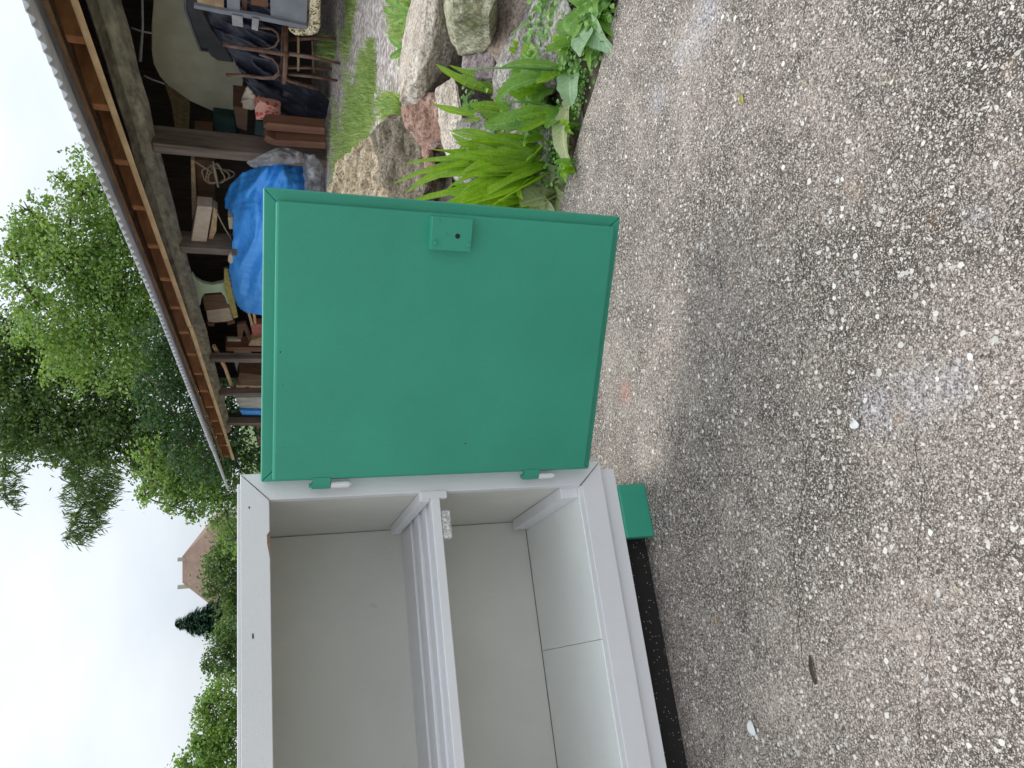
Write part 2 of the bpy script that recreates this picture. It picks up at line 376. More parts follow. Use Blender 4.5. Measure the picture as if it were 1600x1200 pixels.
def flecked_shade():  # near-black with pale flecks: shadowed ground painted into the colour
    mt, t, p = new_mat('painted_shade_flecks'); c0 = coords(t)
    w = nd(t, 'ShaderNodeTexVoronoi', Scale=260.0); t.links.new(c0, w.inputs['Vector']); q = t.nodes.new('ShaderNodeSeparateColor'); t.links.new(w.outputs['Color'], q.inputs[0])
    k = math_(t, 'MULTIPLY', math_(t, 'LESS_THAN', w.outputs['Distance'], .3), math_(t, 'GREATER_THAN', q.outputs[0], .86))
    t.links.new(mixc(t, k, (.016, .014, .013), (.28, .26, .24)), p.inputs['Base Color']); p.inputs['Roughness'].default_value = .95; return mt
M['flecked_shade'] = flecked_shade()
def gravel():
    mt, t, p = new_mat('pale_gravel'); c0 = coords(t)
    w = nd(t, 'ShaderNodeTexVoronoi', Scale=42.0); t.links.new(c0, w.inputs['Vector'])
    s_ = t.nodes.new('ShaderNodeSeparateColor'); t.links.new(w.outputs['Color'], s_.inputs[0])
    c = ramp(t, s_.outputs[0], [(.1, (.36, .30, .27)), (.5, (.62, .54, .49)), (.9, (.86, .78, .73))])
    c = mixc(t, ramp(t, w.outputs['Distance'], [(.4, (0, 0, 0)), (.65, (.45,)*3)]), c, (.16, .13, .11))
    k = tnoise(t, c0, 2.6, 6, .7); c = mixc(t, ramp(t, k, [(.54, (0, 0, 0)), (.64, (.6,)*3)]), c, (.20, .24, .08))
    t.links.new(c, p.inputs['Base Color']); p.inputs['Roughness'].default_value = .95
    bump(t, p, w.outputs['Distance'], .35, .01); return mt
M['gravel'] = gravel()
M['soil'] = simple('dark_soil', (.10, .075, .05), (.035, .025, .018), 30, .95, .9, .02, detail=8)
M['meadow'] = simple('meadow', (.12, .18, .04), (.06, .10, .025), 3, .95, .5, .03)

# ------------------------------------------------------------------ ground
def sheet(name, xs, ys, mat, dz, keep=None, kind='structure', amp=0):
    mb = MB(); nx, ny = len(xs), len(ys)
    for y in ys:
        for x in xs:
            z = terr(x, y)+dz
            if amp: z += amp*noise.noise(Vector((x*9, y*9, 1)))
            mb.v.append(Vector((x, y, z)))
    for j in range(ny-1):
        for i in range(nx-1):
            cx, cy = (xs[i]+xs[i+1])/2, (ys[j]+ys[j+1])/2
            if keep and not keep(cx, cy): continue
            mb.f.append((j*nx+i, j*nx+i+1, (j+1)*nx+i+1, (j+1)*nx+i))
    me = bpy.data.meshes.new(name); me.from_pydata(mb.v, [], mb.f); me.update(); me.materials.append(mat)
    o = link(bpy.data.objects.new(name, me)); tag(o, kind=kind)
    bm = bmesh.new(); bm.from_mesh(me); bmesh.ops.delete(bm, geom=[q for q in bm.verts if not q.link_faces], context='VERTS'); bm.to_mesh(me); bm.free()
    return o
def fr(a, b, s):
    n = int(round((b-a)/s)); return [a+(b-a)*i/n for i in range(n+1)]
gx = [-400, -200, -100, -60]+fr(-40, 40, 1)+[60, 100, 200, 400]
gy = [-100, -40, -10]+fr(-5, 60, 1)+[80, 120, 200, 400, 700]
sheet('ground', gx, gy, M['meadow'], -.016)
sheet('gravel_yard', fr(-6, 6, .1), fr(1.4, 17, .1), M['gravel'], -.008, lambda x, y: x*.5+y > 1.62 and x > -5.7+.3*noise.noise(Vector((y, 0, 0))))
# concrete slab: straight broken edge from the right foreground back to the left
E0, E1 = G(974, 0), G(878, 330); ed = (E1-E0).normalized(); en = Vector((-ed.y, ed.x, 0))
if en.y > 0: en = -en
def edge_d(x, y):            # >0 on the soil side
    return -(Vector((x, y, 0))-E0).dot(en)
mb = MB(); ep = []
for i in range(161):
    q = E0-ed*2.5+ed*(8.5*i/160); q = q+en*(.012*noise.noise(Vector((i*.35, 2, 0)))+.004*noise.noise(Vector((i*1.7, 5, 0)))); q.z = .011; ep.append(q)
mb.prism(ep+[Vector((-8, -3, .011)), Vector((6, -3, .011))], (0, 0, -.05))
o = mb.build('concrete_yard', M['concrete']); o.data.transform(Matrix.Translation(o.location)); o.location = (0, 0, 0); tag(o, kind='structure')
sheet('soil', fr(-2.4, 2.6, .03), fr(.8, 3.6, .03), M['soil'], -.004,
      lambda x, y: -.12 < edge_d(x, y) < .95+.15*noise.noise(Vector((x*3, y*3, 0))), amp=.010)

# ------------------------------------------------------------------ cupboard
ex = Vector((.928, .372, 0)); ey = Vector((-.372, .928, 0)); C0 = Vector((-.152, 1.37, 0))
def K(x, y, z): return C0+ex*x+ey*y+Vector((0, 0, z))
Wd, Dp, ZB, ZT, FR = .96, .345, .1055, .7745, .046
cup = empty('cupboard', K(-Wd/2, Dp/2, 0), 'small wooden cupboard painted white inside, standing open on short green feet', 'cupboard')
def mitred_frame(F, x0, x1, z0, z1, w, y0, y1):
    mb = MB()
    o_ = [(x0, z0), (x1, z0), (x1, z1), (x0, z1)]; i_ = [(x0+w, z0+w), (x1-w, z0+w), (x1-w, z1-w), (x0+w, z1-w)]
    g = .00035
    for k in range(4):
        a, b, c, d = o_[k], o_[(k+1) % 4], i_[(k+1) % 4], i_[k]
        ax, az = (b[0]-a[0]), (b[1]-a[1]); L = math.hypot(ax, az); ax, az = ax/L*g, az/L*g
        quad = [(a[0]+ax, a[1]+az), (b[0]-ax, b[1]-az), (c[0]-ax, c[1]-az), (d[0]+ax, d[1]+az)]
        mb.prism([F(q[0], y0, q[1]) for q in quad], F(0, y1, 0)-F(0, y0, 0))
    return mb
mitred_frame(K, -Wd, 0, ZB, ZT, FR, 0, .020).build('face_frame', M['white'], cup, bevel=.0012)
MB().box(K, -Wd+.016, -.016, .0025, Dp-.01, ZT+.0002, .7793).box(K, -Wd+.03, -.03, .02, Dp-.01, ZT-.02, ZT).build('top_board', M['white'], cup, bevel=.001)
for nm, xa, xb in (('side_panel', -.030, -.012), ('side_panel', -Wd+.012, -Wd+.030)):
    g_ = MB(); xi = xa if xa > -.1 else xb; sgn = -1 if xa > -.1 else 1
    g_.box(K, xa, xb, .0202, Dp, .10, ZT-.021)
    # inner lining boards with a seam and a corner post behind the frame
    g_.box(K, min(xi, xi+sgn*.014), max(xi, xi+sgn*.014), .0202, .1175, .147, ZT-.022)
    g_.box(K, min(xi, xi+sgn*.0135), max(xi, xi+sgn*.0135), .1195, Dp-.0125, .147, ZT-.022)
    g_.build(nm, M['inner'], cup, bevel=.0008)
g_ = MB()
g_.box(K, -Wd+.03, -.03, Dp-.012, Dp, .10, ZT-.021); g_.build('back_panel', M['inner'], cup)
MB().box(K, -Wd+.05, -.0452, Dp-.0140, Dp-.0122, .1532, .1538).box(K, -.0455, -.0448, Dp-.0130, Dp-.0122, .155, .74).build('gap_line', M['dark'], cup)
g_ = MB(); FZ = .153
g_.box(K, -Wd+.045, -.331, .0202, Dp-.014, FZ-.018, FZ).box(K, -.3302, -.045, .0202, Dp-.014, FZ-.018, FZ); g_.build('floor_board', M['floorp'], cup, bevel=.0005)
g_ = MB(); SZ = .452
g_.box(K, -Wd+.046, -.046, .001, .020, SZ-.017, SZ)
yy = .0215
for wd_, dz in ((.036, -.006), (.030, -.001), (.040, -.008), (.034, -.002), (.052, -.009), (.1, -.005)):
    g_.box(K, -Wd+.046, -.046, yy, yy+wd_-.0012, SZ-.017, SZ+dz); yy += wd_
g_.build('shelf', M['white'], cup, bevel=.0015)
# shelf cleats (above and notch at the frame), floor batten
for sx in (1, -1):
    def KK(x, y, z, sx=sx): return K(x if sx > 0 else -Wd-x, y, z)
    MB().box(KK, -.062, -.0445, .002, .30, SZ+.0008, SZ+.019).box(KK, -.058, -.0445, -.0022, .0018, SZ-.030, SZ+.017).box(KK, -.0585, -.0455, .0025, .016, SZ-.030, SZ-.018).build('shelf_cleat', M['white'], cup, bevel=.001)
    MB().box(KK, -.066, -.0445, .021, .315, FZ+.0005, FZ+.036).build('floor_batten', M['white'], cup, bevel=.001)
MB().box(K, -.130, -.080, .003, .018, SZ-.0345, SZ-.0178).build('catch_block', M['flaky'], cup, bevel=.002)
MB().box(K, -Wd+.015, -.014, .011, Dp-.02, .0715, .1053).build('plinth', M['white'], cup, bevel=.001)
MB().box(K, -Wd+.17, -.090, .045, .060, .0125, .1040).box(K, -.102, -.090, .034, .0449, .0125, .0712).box(K, -Wd+.03, -.03, .034, .1499, .1042, .1053).build('added_shade_board', M['flecked_shade'], cup)  # added boards, standing in for the dark shadow under the cupboard
MB().box(K, -Wd+.05, -.05, Dp-.018, Dp-.004, .0125, .1050).build('added_light_blocker', M['white'], cup)  # unseen board added to keep light from behind out of the gap
for (x0, x1) in ((-.153, -.048), (-Wd+.048, -Wd+.153)):
    for (y0, y1) in ((.006, .032), (Dp-.05, Dp-.0185)):
        MB().box(K, x0, x1, y0, y1, .0115, .0712).build('foot', M['green'], cup, bevel=.002)
# knots, chips and mitre cracks on the frame (thin slivers a hair proud of the paint)
def sliver(name, pts, mat, y=-.0006, th=.0008):
    MB().prism([K(x, y, z) for x, z in pts], ey*th).build(name, mat, cup)
def KP(x, y):                    # photo pixel -> cupboard front plane x, z
    a, b = ray(x, y); n = ey; D = C0.dot(n)/(Vector((a, 1, 0)).dot(n)); P = Vector((a*D, D, H+b*D)); return ((P-C0).dot(ex), P.z)
for pts in ([(394, 990), (396, 990), (396.5, 998), (394, 998)], [(389, 791), (391, 793), (390, 795), (388, 794)]): sliver('paint_hole', [KP(*q) for q in pts], M['dark'])
a0, a1 = KP(377, 742), KP(421, 781)
sliver('mitre_crack', [(a0[0], a0[1]), (a1[0], a1[1]), (a1[0]-.0012, a1[1]-.0004), (a0[0]-.0004, a0[1]-.0004)], M['dark'])
a0, a1 = KP(934, 725), KP(906, 758)
sliver('mitre_crack', [(a0[0], a0[1]), (a1[0], a1[1]), (a1[0]-.0014, a1[1]-.0002), (a0[0]-.0004, a0[1])], M['dark'])
sliver('paint_chip', [KP(*q) for q in [(417, 836), (421.5, 830), (421.5, 872), (419.5, 860), (417.5, 850)]], M['knot'])

# door: open 142 degrees, seen from its inner side
hp = Vector((-.164, 1.345, 0)); dx = Vector((.9619, -.2732, 0)).normalized(); dn = Vector((dx.y, -dx.x, 0))   # dn -> towards the camera
if dn.y > 0: dn = -dn
def DR(x, y, z): return hp+dx*x+dn*y+Vector((0, 0, z))
DW, DZ0, DZ1, IN, TH = .478, .1405, .742, .0175, .0135
door = MitredDoor = mitred_frame(DR, 0, DW, DZ0, DZ1, .055, -.020, 0).box(DR, .05, DW-.05, -.018, -.002, DZ0+.05, DZ1-.05).build('door', M['green'], cup, bevel=.002)
tag(door, 'flat green door swung wide open, lock case on its inner face')
MB().box(DR, IN*.35, DW-IN, .0002, TH, DZ0+IN*.8, DZ1-IN).build('inner_panel', M['green'], door, bevel=.0042, seg=2)
def DP(x, y, off):               # photo pixel -> door inner plane
    a, b = ray(x, y); D = (hp+dn*off).dot(dn)/Vector((a, 1, 0)).dot(dn); P = Vector((a*D, D, H+b*D)); return ((P-hp).dot(dx), P.z)
lx0, lz1 = DP(672, 390, TH+.018); lx1, _ = DP(672, 338, TH+.018); _, lz0 = DP(738, 360, TH+.018)
lock = MB().box(DR, lx0, lx1, TH+.0001, TH+.019, lz0, lz1)
lk = lock.build('lock_case', M['green'], door, bevel=.001)
def disc(F, x, z, y0, y1, r, n=16):
    return MB().tube([F(x, y0, z), F(x, y1, z)], r, n)
for (px, py, r, h) in ((680, 379, .0035, .0035), (732, 382.5, .0042, .0022), (686, 344, .0022, .001), (697, 366, .0022, .001)):
    x, z = DP(px, py, TH+.019); disc(DR, x, z, TH+.0188, TH+.019+h, r).build('screw', M['green'], lk, smooth=False, bevel=.0006)
x, z = DP(715, 369, TH+.019); disc(DR, x, z, TH+.0188, TH+.0194, .0042).build('keyhole', M['dark'], lk)
# hinges
for (x0, x1, white) in ((485, 542, 1), (812, 858, 0)):
    zt = KP(x0, 756)[1]; zb = KP(x1, 756)[1]; zm = (zt+zb)/2; c = DR(-.006, TH*.6, 0); c.z = 0
    up = Vector((0, 0, 1))
    MB().tube([c+up*(zm+.0005), c+up*(zt)], .0062, 12).tube([c+up*zt, c+up*(zt+.0045)], .0036, 10).box(DR, -.004, .010, TH*.3, TH+.0012, zm+.001, zt-.001).build('hinge', M['green'], door, smooth=False)
    MB().tube([c+up*zb, c+up*(zm-.0005)], .0058, 12).tube([c+up*(zb-.004), c+up*zb], .0034, 10).box(lambda x, y, z: K(x, y, z), -.030, -.014, -.0022, -.0002, zb+.001, zm-.001).build('hinge', M['white'], cup)
# small blemishes in the door paint
for (px, py) in ((438, 550), (727, 693), (441, 603), (441, 700)):
    x, z = DP(px, py, TH); disc(DR, x, z, TH-.0002, TH+.0006, .0012 if px < 440 or px > 700 else .002, 8).build('paint_blemish', M['dark'] if px in (438, 727) else M['green'], door)

# ------------------------------------------------------------------ shed
shed = empty('open_shed', S(2.5, 1.5, 0), 'long open-fronted timber shed with corrugated roof, full of stored junk', 'shed')
RP = .3
def rz(w): return 1.66+RP*w
def rzl(l, w): return rz(w)+(.026*(1.5-l) if l < 1.5 else -.010*(l-1.5))
L0, L1 = -3.2, 8.45
mb = MB(); n = 60                                        # rough squared log beam
pts = [S(L0+(L1-.45-L0)*i/n, .10+.015*noise.noise(Vector((i*.3, 0, 0))), 1.56+.012*noise.noise(Vector((i*.3, 9, 0)))) for i in range(n+1)]
mb.tube(pts, [.118+.008*noise.noise(Vector((i*.5, 3, 3))) for i in range(n+1)], 8)
mb.build('eave_beam', M['beam'], shed)
for i in range(18):
    l = -2.75+i*.65
    if l > L1: break
    mb = MB(); F = lambda x, y, z: S(x, y, rzl(x, y)+z)
    mb.box(F, l-.035, l+.035, -.34, 3.3, 0, .115)
    mb.build('rafter', M['rafter'], shed, bevel=.01)
for i, l in enumerate((-2.6, 0, 1.68, 4.65, 6.0, 7.45)):
    g0 = -.02
    MB().box(S, l, l+.13, .0, .20 if i < 3 else .10, g0, 1.47).build('post', M['post'], shed, bevel=.008)
MB().box(lambda x, y, z: S(x, y, rzl(x, y)+z), L0, 2.9, -.36, -.31, -.052, -.004).box(lambda x, y, z: S(x, y, rzl(x, y)+z), 2.9, L1, -.372, -.322, -.062, -.012).build('eave_lath', M['lath'], shed, bevel=.008)
for w in (-.37, .5, 1.4, 2.3, 3.2):
    MB().box(lambda x, y, z: S(x, y, rzl(x, y)+z), L0, L1, w, w+.045, .117, .150).build('roof_batten', M['batten'], shed)
# corrugated roof sheets
mb = MB(); nl = int((L1+.25-L0)/.00625); ws = [-.86, -.3, .6, 1.6, 2.6, 3.6]
for i in range(nl+1):
    l = L0+i*.00625; c = .014*math.sin(2*math.pi*l/.10)
    for w in ws:
        mb.v.append(S(l, w+.012*noise.noise(Vector((math.floor(l/.9)*3.1, 0, 0))), rzl(l, w)+.222+c))
for i in range(nl):
    for j in range(len(ws)-1):
        a = i*len(ws)+j; mb.f.append((a, a+1, a+1+len(ws), a+len(ws)))
mb.build('roof_sheet', M['sheet'], shed, smooth=True, solid=.008)
# boarded back wall and near end wall
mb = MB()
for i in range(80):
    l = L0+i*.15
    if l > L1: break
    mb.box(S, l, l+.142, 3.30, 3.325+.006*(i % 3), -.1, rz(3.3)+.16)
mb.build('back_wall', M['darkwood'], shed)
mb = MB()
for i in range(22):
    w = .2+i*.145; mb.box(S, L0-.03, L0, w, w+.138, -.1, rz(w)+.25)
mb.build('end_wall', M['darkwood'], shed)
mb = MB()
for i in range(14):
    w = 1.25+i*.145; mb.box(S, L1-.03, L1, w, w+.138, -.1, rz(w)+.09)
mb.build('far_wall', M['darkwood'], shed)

def prism(name, poly, w, th, mat, label, cat, group=None, bevel=.006, parent=None):
    mb = MB().prism([SP(x, y, w) for x, y in poly], SW*th)
    o = mb.build(name, mat, parent, bevel=bevel)
    if label: tag(o, label, cat, group)
    return o
def inside(x, y, poly):
    c = False; j = len(poly)-1
    for i in range(len(poly)):
        xi, yi = poly[i]; xj, yj = poly[j]
        if (yi > y) != (yj > y) and x < (xj-xi)*(y-yi)/(yj-yi)+xi: c = not c
        j = i
    return c
def drape(name, poly, w, amp, mat, label, cat, fs=(.03, .1), seed=0, bulge=.3, step=1.6, ang=0.0):
    xs = [p[0] for p in poly]; ys = [p[1] for p in poly]; x0, x1, y0, y1 = min(xs), max(xs), min(ys), max(ys)
    nx, ny = int((x1-x0)/step)+2, int((y1-y0)/step)+2; idx = {}; mb = MB()
    def vert(i, j):
        if (i, j) not in idx:
            x, y = x0+i*step, y0+j*step
            ca, sa = math.cos(ang), math.sin(ang); a_, b_ = x*ca+y*sa, -x*sa+y*ca
            q = 1-abs(noise.noise(Vector((a_*fs[0], b_*fs[1], seed))))*2
            q2 = noise.noise(Vector((a_*fs[0]*2.7, b_*fs[1]*2.3, seed+5)))
            cxn, cyn = (x-(x0+x1)/2)/(x1-x0), (y-(y0+y1)/2)/(y1-y0)
            b = bulge*(4*(cxn*cxn+cyn*cyn))
            jx = 1.2*noise.noise(Vector((x*.13, y*.13, seed+2))); jy = 1.2*noise.noise(Vector((x*.13, y*.13, seed+8)))
            idx[(i, j)] = len(mb.v); mb.v.append(SP(x+jx, y+jy, w+b-amp*q-amp*.5*q2))
        return idx[(i, j)]
    for i in range(nx):
        for j in range(ny):
            if inside(x0+(i+.5)*step, y0+(j+.5)*step, poly):
                mb.f.append((vert(i, j), vert(i+1, j), vert(i+1, j+1), vert(i, j+1)))
    return tag(mb.build(name, mat, smooth=True, solid=.006), label, cat)
def stick(name, pts, w, r, mat, label=None, cat=None, parent=None, n=8):
    if not hasattr(w, '__len__'): w = [w]*len(pts)
    return tag(MB().tube([SP(x, y, ww) for (x, y), ww in zip(pts, w)], r, n).build(name, mat, parent, smooth=True), label, cat)

prism('curved_board', [(243, -30), (240, 0), (237, 40), (237, 80), (240, 100), (250, 120), (262, 133), (297, 158), (340, 177), (360, 183), (370, 165), (378, 146), (380, 126), (375, 99), (390, 60), (395, -30)], 1.1, .02, M['beige'], 'large beige board with a rounded edge leaning inside the shed', 'board')
prism('timber_plank', [(258, 133), (272, 133), (297, 162), (295, 206), (274, 206), (268, 165)], 1.5, .05, M['tan'], 'pale grey plank leaning beside the large beige board', 'plank')
t_ = prism('plastic_tub', [(288, -40), (289, 0), (290, 14), (301, 48), (313, 79), (324, 80), (330, 88), (340, 95), (365, 98), (352, 74), (330, 45), (318, 20), (315, -40)], .7, .25, M['black'], 'black plastic wheelbarrow tray on its side, in front of the beige board', 'tray')
stick('rim', [(288, -40), (289.5, 14), (301, 48), (313, 79), (325, 80)], .69, .010, M['grey'], parent=t_)
drape('dark_tarp', [(324, -10), (324, 25), (337, 52), (360, 85), (376, 112), (391, 140), (405, 155), (430, 176), (450, 187), (481, 196), (513, 182), (520, 166), (508, 150), (495, 140), (472, 135), (440, 126), (452, 60), (440, -10)], .30, .07, M['navytarp'], 'crumpled navy-black tarpaulin behind the bentwood chair', 'tarp', (.012, .05), 4, .10, ang=.5)
# grey metal unit with panels and tabs at the frame edge
mu = empty('folding_bed_frame', SP(500, -10, -.2), 'grey metal frame with flat panels and short tabs above the flecked pad', 'metal frame')
def gp(nm, poly, w, th, mt): MB().prism([SP(x, y, w) for x, y in poly], SW*th).build(nm, mt, mu, bevel=.003)
gp('rail', [(303, 8), (345, 16), (400, 24), (480, 41), (479, 47), (400, 31), (345, 22), (303, 13)], -.22, .03, M['grey'])
gp('panel', [(353, -60), (375, -60), (375, 25), (355, 21)], -.20, .02, M['grey'])
gp('panel', [(421, -60), (482, -60), (479, 41), (423, 32)], -.20, .02, M['grey'])
gp('tab', [(362, 24), (379, 27), (380, 43), (363, 40)], -.235, .012, M['greyl'])
gp('tab', [(394, 29), (405, 31), (403, 49), (393, 46)], -.235, .012, M['greyl'])
gp('slat', [(377, -60), (386, -60), (386, 26), (378, 24)], -.16, .02, M['brown'])
gp('slat', [(390, -60), (419, -60), (419, 12), (392, 8)], -.15, .02, M['redwood'])
gp('slat', [(305, -60), (350, -60), (350, 14), (308, 4)], -.12, .02, M['tan'])
prism('flecked_pad', [(448, 47), (480, 50), (484, 40), (484, -60), (501, -60), (501, 44), (497, 53), (488, 57), (462, 58)], -.24, .45, M['foam'], 'thick yellowish flecked foam pad with rounded corner', 'foam pad', bevel=.02)
# bentwood chair
ch = empty('bentwood_chair', SP(520, 105, -.15), 'old brown bentwood chair standing on the gravel before the shed', 'chair')
cw = -.30; cb = .08
def seat_ring():
    c = SP(444, 84, (cw+cb)/2); mb = MB(); pts = []
    for i in range(25):
        a = 2*math.pi*i/24; pts.append(c+SL*(.20*math.cos(a))+SW*(.20*math.sin(a)))
    mb.tube(pts, .018, 8); mb.prism([c+SL*(.195*math.cos(2*math.pi*i/24))+SW*(.195*math.sin(2*math.pi*i/24))+Vector((0, 0, -.006)) for i in range(24)], (0, 0, .016)); return mb
seat_ring().build('seat', M['chairwood'], ch, smooth=False)
for a, b, w_ in (((441, 62), (525, 60), -.05), ((452, 84), (531, 99), -.32), ((450, 115), (527, 126), -.1), ((446, 105), (519, 108), .05)):
    stick('leg', [a, ((a[0]+b[0])/2, (a[1]+b[1])/2-1.2), b], w_, [.016, .014, .011], M['chairwood'], parent=ch)
stick('back_post', [(348, 70), (380, 75), (415, 80), (440, 84), (452, 86)], -.28, [.013, .014, .015, .016, .016], M['chairwood'], parent=ch)
stick('back_post', [(353, 117), (385, 118), (412, 122), (428, 122), (436, 115), (440, 118), (452, 126), (497, 139)], -.1, .014, M['chairwood'], parent=ch)
stick('back_hoop', [(405, 43), (425, 45), (434, 52), (436, 62), (430, 72), (418, 76), (400, 76), (380, 74)], -.12, .010, M['chairwood'], parent=ch)
stick('back_hoop', [(405, 85), (425, 91), (434, 101), (436, 112), (428, 120), (412, 121), (400, 120)], -.18, .010, M['chairwood'], parent=ch)
stick('stretcher', [(466, 58), (466, 110)], -.08, .010, M['tan'], parent=ch)
stick('stretcher', [(488, 64), (490, 116)], -.08, .008, M['chairwood'], parent=ch)
prism('patterned_box', [(405, 157), (439, 173), (438, 189), (400, 187), (398, 170)], .20, .3, M['redpat'], 'box with red and pink pattern beside the dark tarpaulin', 'box')
drape('cream_sack', [(378, 153), (383, 140), (388, 133), (400, 150), (404, 160), (397, 171), (380, 170)], .38, .03, M['cream'], 'cream cloth bundle above the red patterned box', 'cloth', seed=2, bulge=.05)
prism('wooden_crate', [(364, 166), (388, 169), (386, 205), (370, 199)], .5, .25, M['brown'], 'small brown wooden crate left of the cream cloth', 'crate')
prism('storage_tin', [(400, 188), (415, 192), (413, 213), (398, 210)], .35, .2, M['teal'], 'dull green tin under the red patterned box', 'tin')
prism('dark_chest', [(333, 180), (366, 184), (372, 222), (335, 218)], 1.0, .4, M['teal'], 'dark teal chest under the tip of the beige board', 'chest')
prism('dark_plank', [(304, 198), (332, 200), (334, 232), (304, 230)], .9, .08, M['brown'], 'dark brown panel behind the first post', 'panel')
prism('bench_plank', [(411, 199), (414, 194), (420, 192), (508, 200), (508, 211), (418, 204)], .02, .10, M['redwood'], 'reddish wooden plank on end with rounded top, right one of two', 'plank', 'two upright planks')
prism('bench_plank', [(412, 218), (417, 211), (430, 219), (509, 223), (509, 233), (430, 228), (416, 223)], -.03, .10, M['redwood'], 'reddish wooden plank on end beside first post, left one of two', 'plank', 'two upright planks')
hk = empty('garden_tool', SP(225, 50, .6), 'pale metal tool hanging under the roof beam', 'tool')
stick('shaft', [(222, -10), (223, 40), (219, 95)], .6, [.008, .009, .014], M['greyl'], parent=hk)
stick('crossbar', [(205, 43), (222, 49), (239, 52)], .6, .008, M['greyl'], parent=hk)
stick('bent_rod', [(225, 118), (240, 125), (258, 131)], .62, .008, M['greyl'], 'thin grey rod against the dark back of the shed', 'rod')
drape('blue_tarp', [(476, 248), (440, 251), (400, 262), (380, 269), (360, 288), (350, 310), (352, 324), (364, 334), (364, 370), (362, 400), (357, 420), (365, 460), (372, 480), (385, 488), (420, 494), (512, 480), (512, 340), (480, 300)], -.25, .06, M['bluetarp'], 'bright blue tarpaulin draped over a stack, behind the open door', 'tarp', (.030, .013), 11, .45, ang=.25)
drape('plastic_film', [(384, 254), (405, 243), (430, 232), (445, 230), (472, 238), (476, 254), (440, 256), (396, 262)], -.18, .03, M['film'], 'crumpled clear plastic film on top of the blue tarpaulin', 'plastic film', (.06, .1), 5, .06)
drape('plastic_bag', [(474, 240), (492, 242), (506, 262), (507, 330), (478, 330), (474, 262)], -.15, .04, M['film'], 'grey translucent bag at the foot of the blue tarpaulin', 'plastic bag', (.05, .06), 8, .08)
prism('brown_board', [(301, 250), (335, 252), (337, 326), (303, 328)], .5, .04, M['brown'], 'brown board standing behind the coil of rope', 'board')
prism('board_edge', [(298, 250), (304, 250), (308, 322), (300, 345)], .42, .06, M['tan'], 'thin pale batten along the brown board', 'batten')
rp = MB(); c = (338, 273)
for k in range(3):
    pts = []
    for i in range(25):
        a = 2*math.pi*i/24+k; rr = 13+3*k+3*math.sin(3*a+k)
        pts.append(SP(c[0]+rr*math.cos(a)*(.9+.2*k), c[1]+rr*math.sin(a)*(1.1-.25*k), .32+.02*k+.01*math.sin(5*a)))
    rp.tube(pts, .008, 6)
rp.tube([SP(304, 252, .3), SP(320, 262, .3), SP(332, 270, .3)], .008, 6).tube([SP(333, 252, .3), SP(336, 270, .28), SP(341, 292, .28)], [.008, .016, .012], 6)
tag(rp.build('rope_coil', M['rope'], smooth=True), 'loose coil of beige rope hanging before the brown board', 'rope')
bx = prism('cardboard_box', [(308, 322), (332, 324), (320, 394), (296, 392)], .08, .12, M['card'], 'long pale cardboard box tied under the eave beam', 'box')
prism('flap', [(333, 324), (340, 329), (339, 345), (338, 362), (332, 375), (324, 384), (330, 350)], .12, .10, M['tan'], None, None, parent=bx)
prism('pink_block', [(356, 340), (366, 340), (366, 358), (358, 358)], .1, .1, M['cream'], 'small pinkish block behind the blue tarpaulin edge', 'block')
stick('cable', [(338, 330), (345, 345), (352, 358), (360, 370), (362, 378)], .12, .008, M['rope'], 'short twisted cable left of the cardboard box', 'cable')
prism('shelf_rail', [(326, 378), (362, 380), (364, 392), (322, 394)], .25, .06, M['brown'], 'brown cross rail below the cardboard box', 'rail')
prism('round_lid', [(357, 400), (361, 397), (364, 402), (364, 410), (360, 413), (356, 408)], -.1, .04, M['card'], 'small round wooden disc on the blue tarpaulin', 'disc')
gc = prism('plastic_chair', [(300, 428), (306, 437), (316, 443), (330, 446), (345, 443), (352, 440), (356, 452), (361, 474), (355, 476), (351, 464), (345, 457), (320, 459), (315, 466), (313, 477), (308, 478), (303, 455)], .3, .05, M['pgreen'], 'pale green plastic chair back stored beyond the second post', 'chair', bevel=.01)
cb_ = prism('brown_case', [(316, 462), (350, 460), (357, 466), (360, 481), (320, 486)], .42, .2, M['brown'], 'brown case inside the pale green chair', 'case')
nb = prism('notched_box', [(322, 486), (357, 479), (364, 500), (352, 503), (335, 504), (325, 503)], .5, .2, M['card'], 'light brown box with short legs by the green chair', 'box')
prism('leg', [(323, 504), (335, 505), (335, 510), (325, 510)], .52, .05, M['brown'], None, None, parent=nb)
prism('leg', [(354, 502), (366, 501), (367, 506), (356, 508)], .52, .05, M['brown'], None, None, parent=nb)
prism('yellow_strip', [(350, 420), (356, 420), (372, 496), (365, 498), (350, 450)], .22, .03, M['olive'], 'narrow olive yellow strip leaning beside the green chair', 'strip')
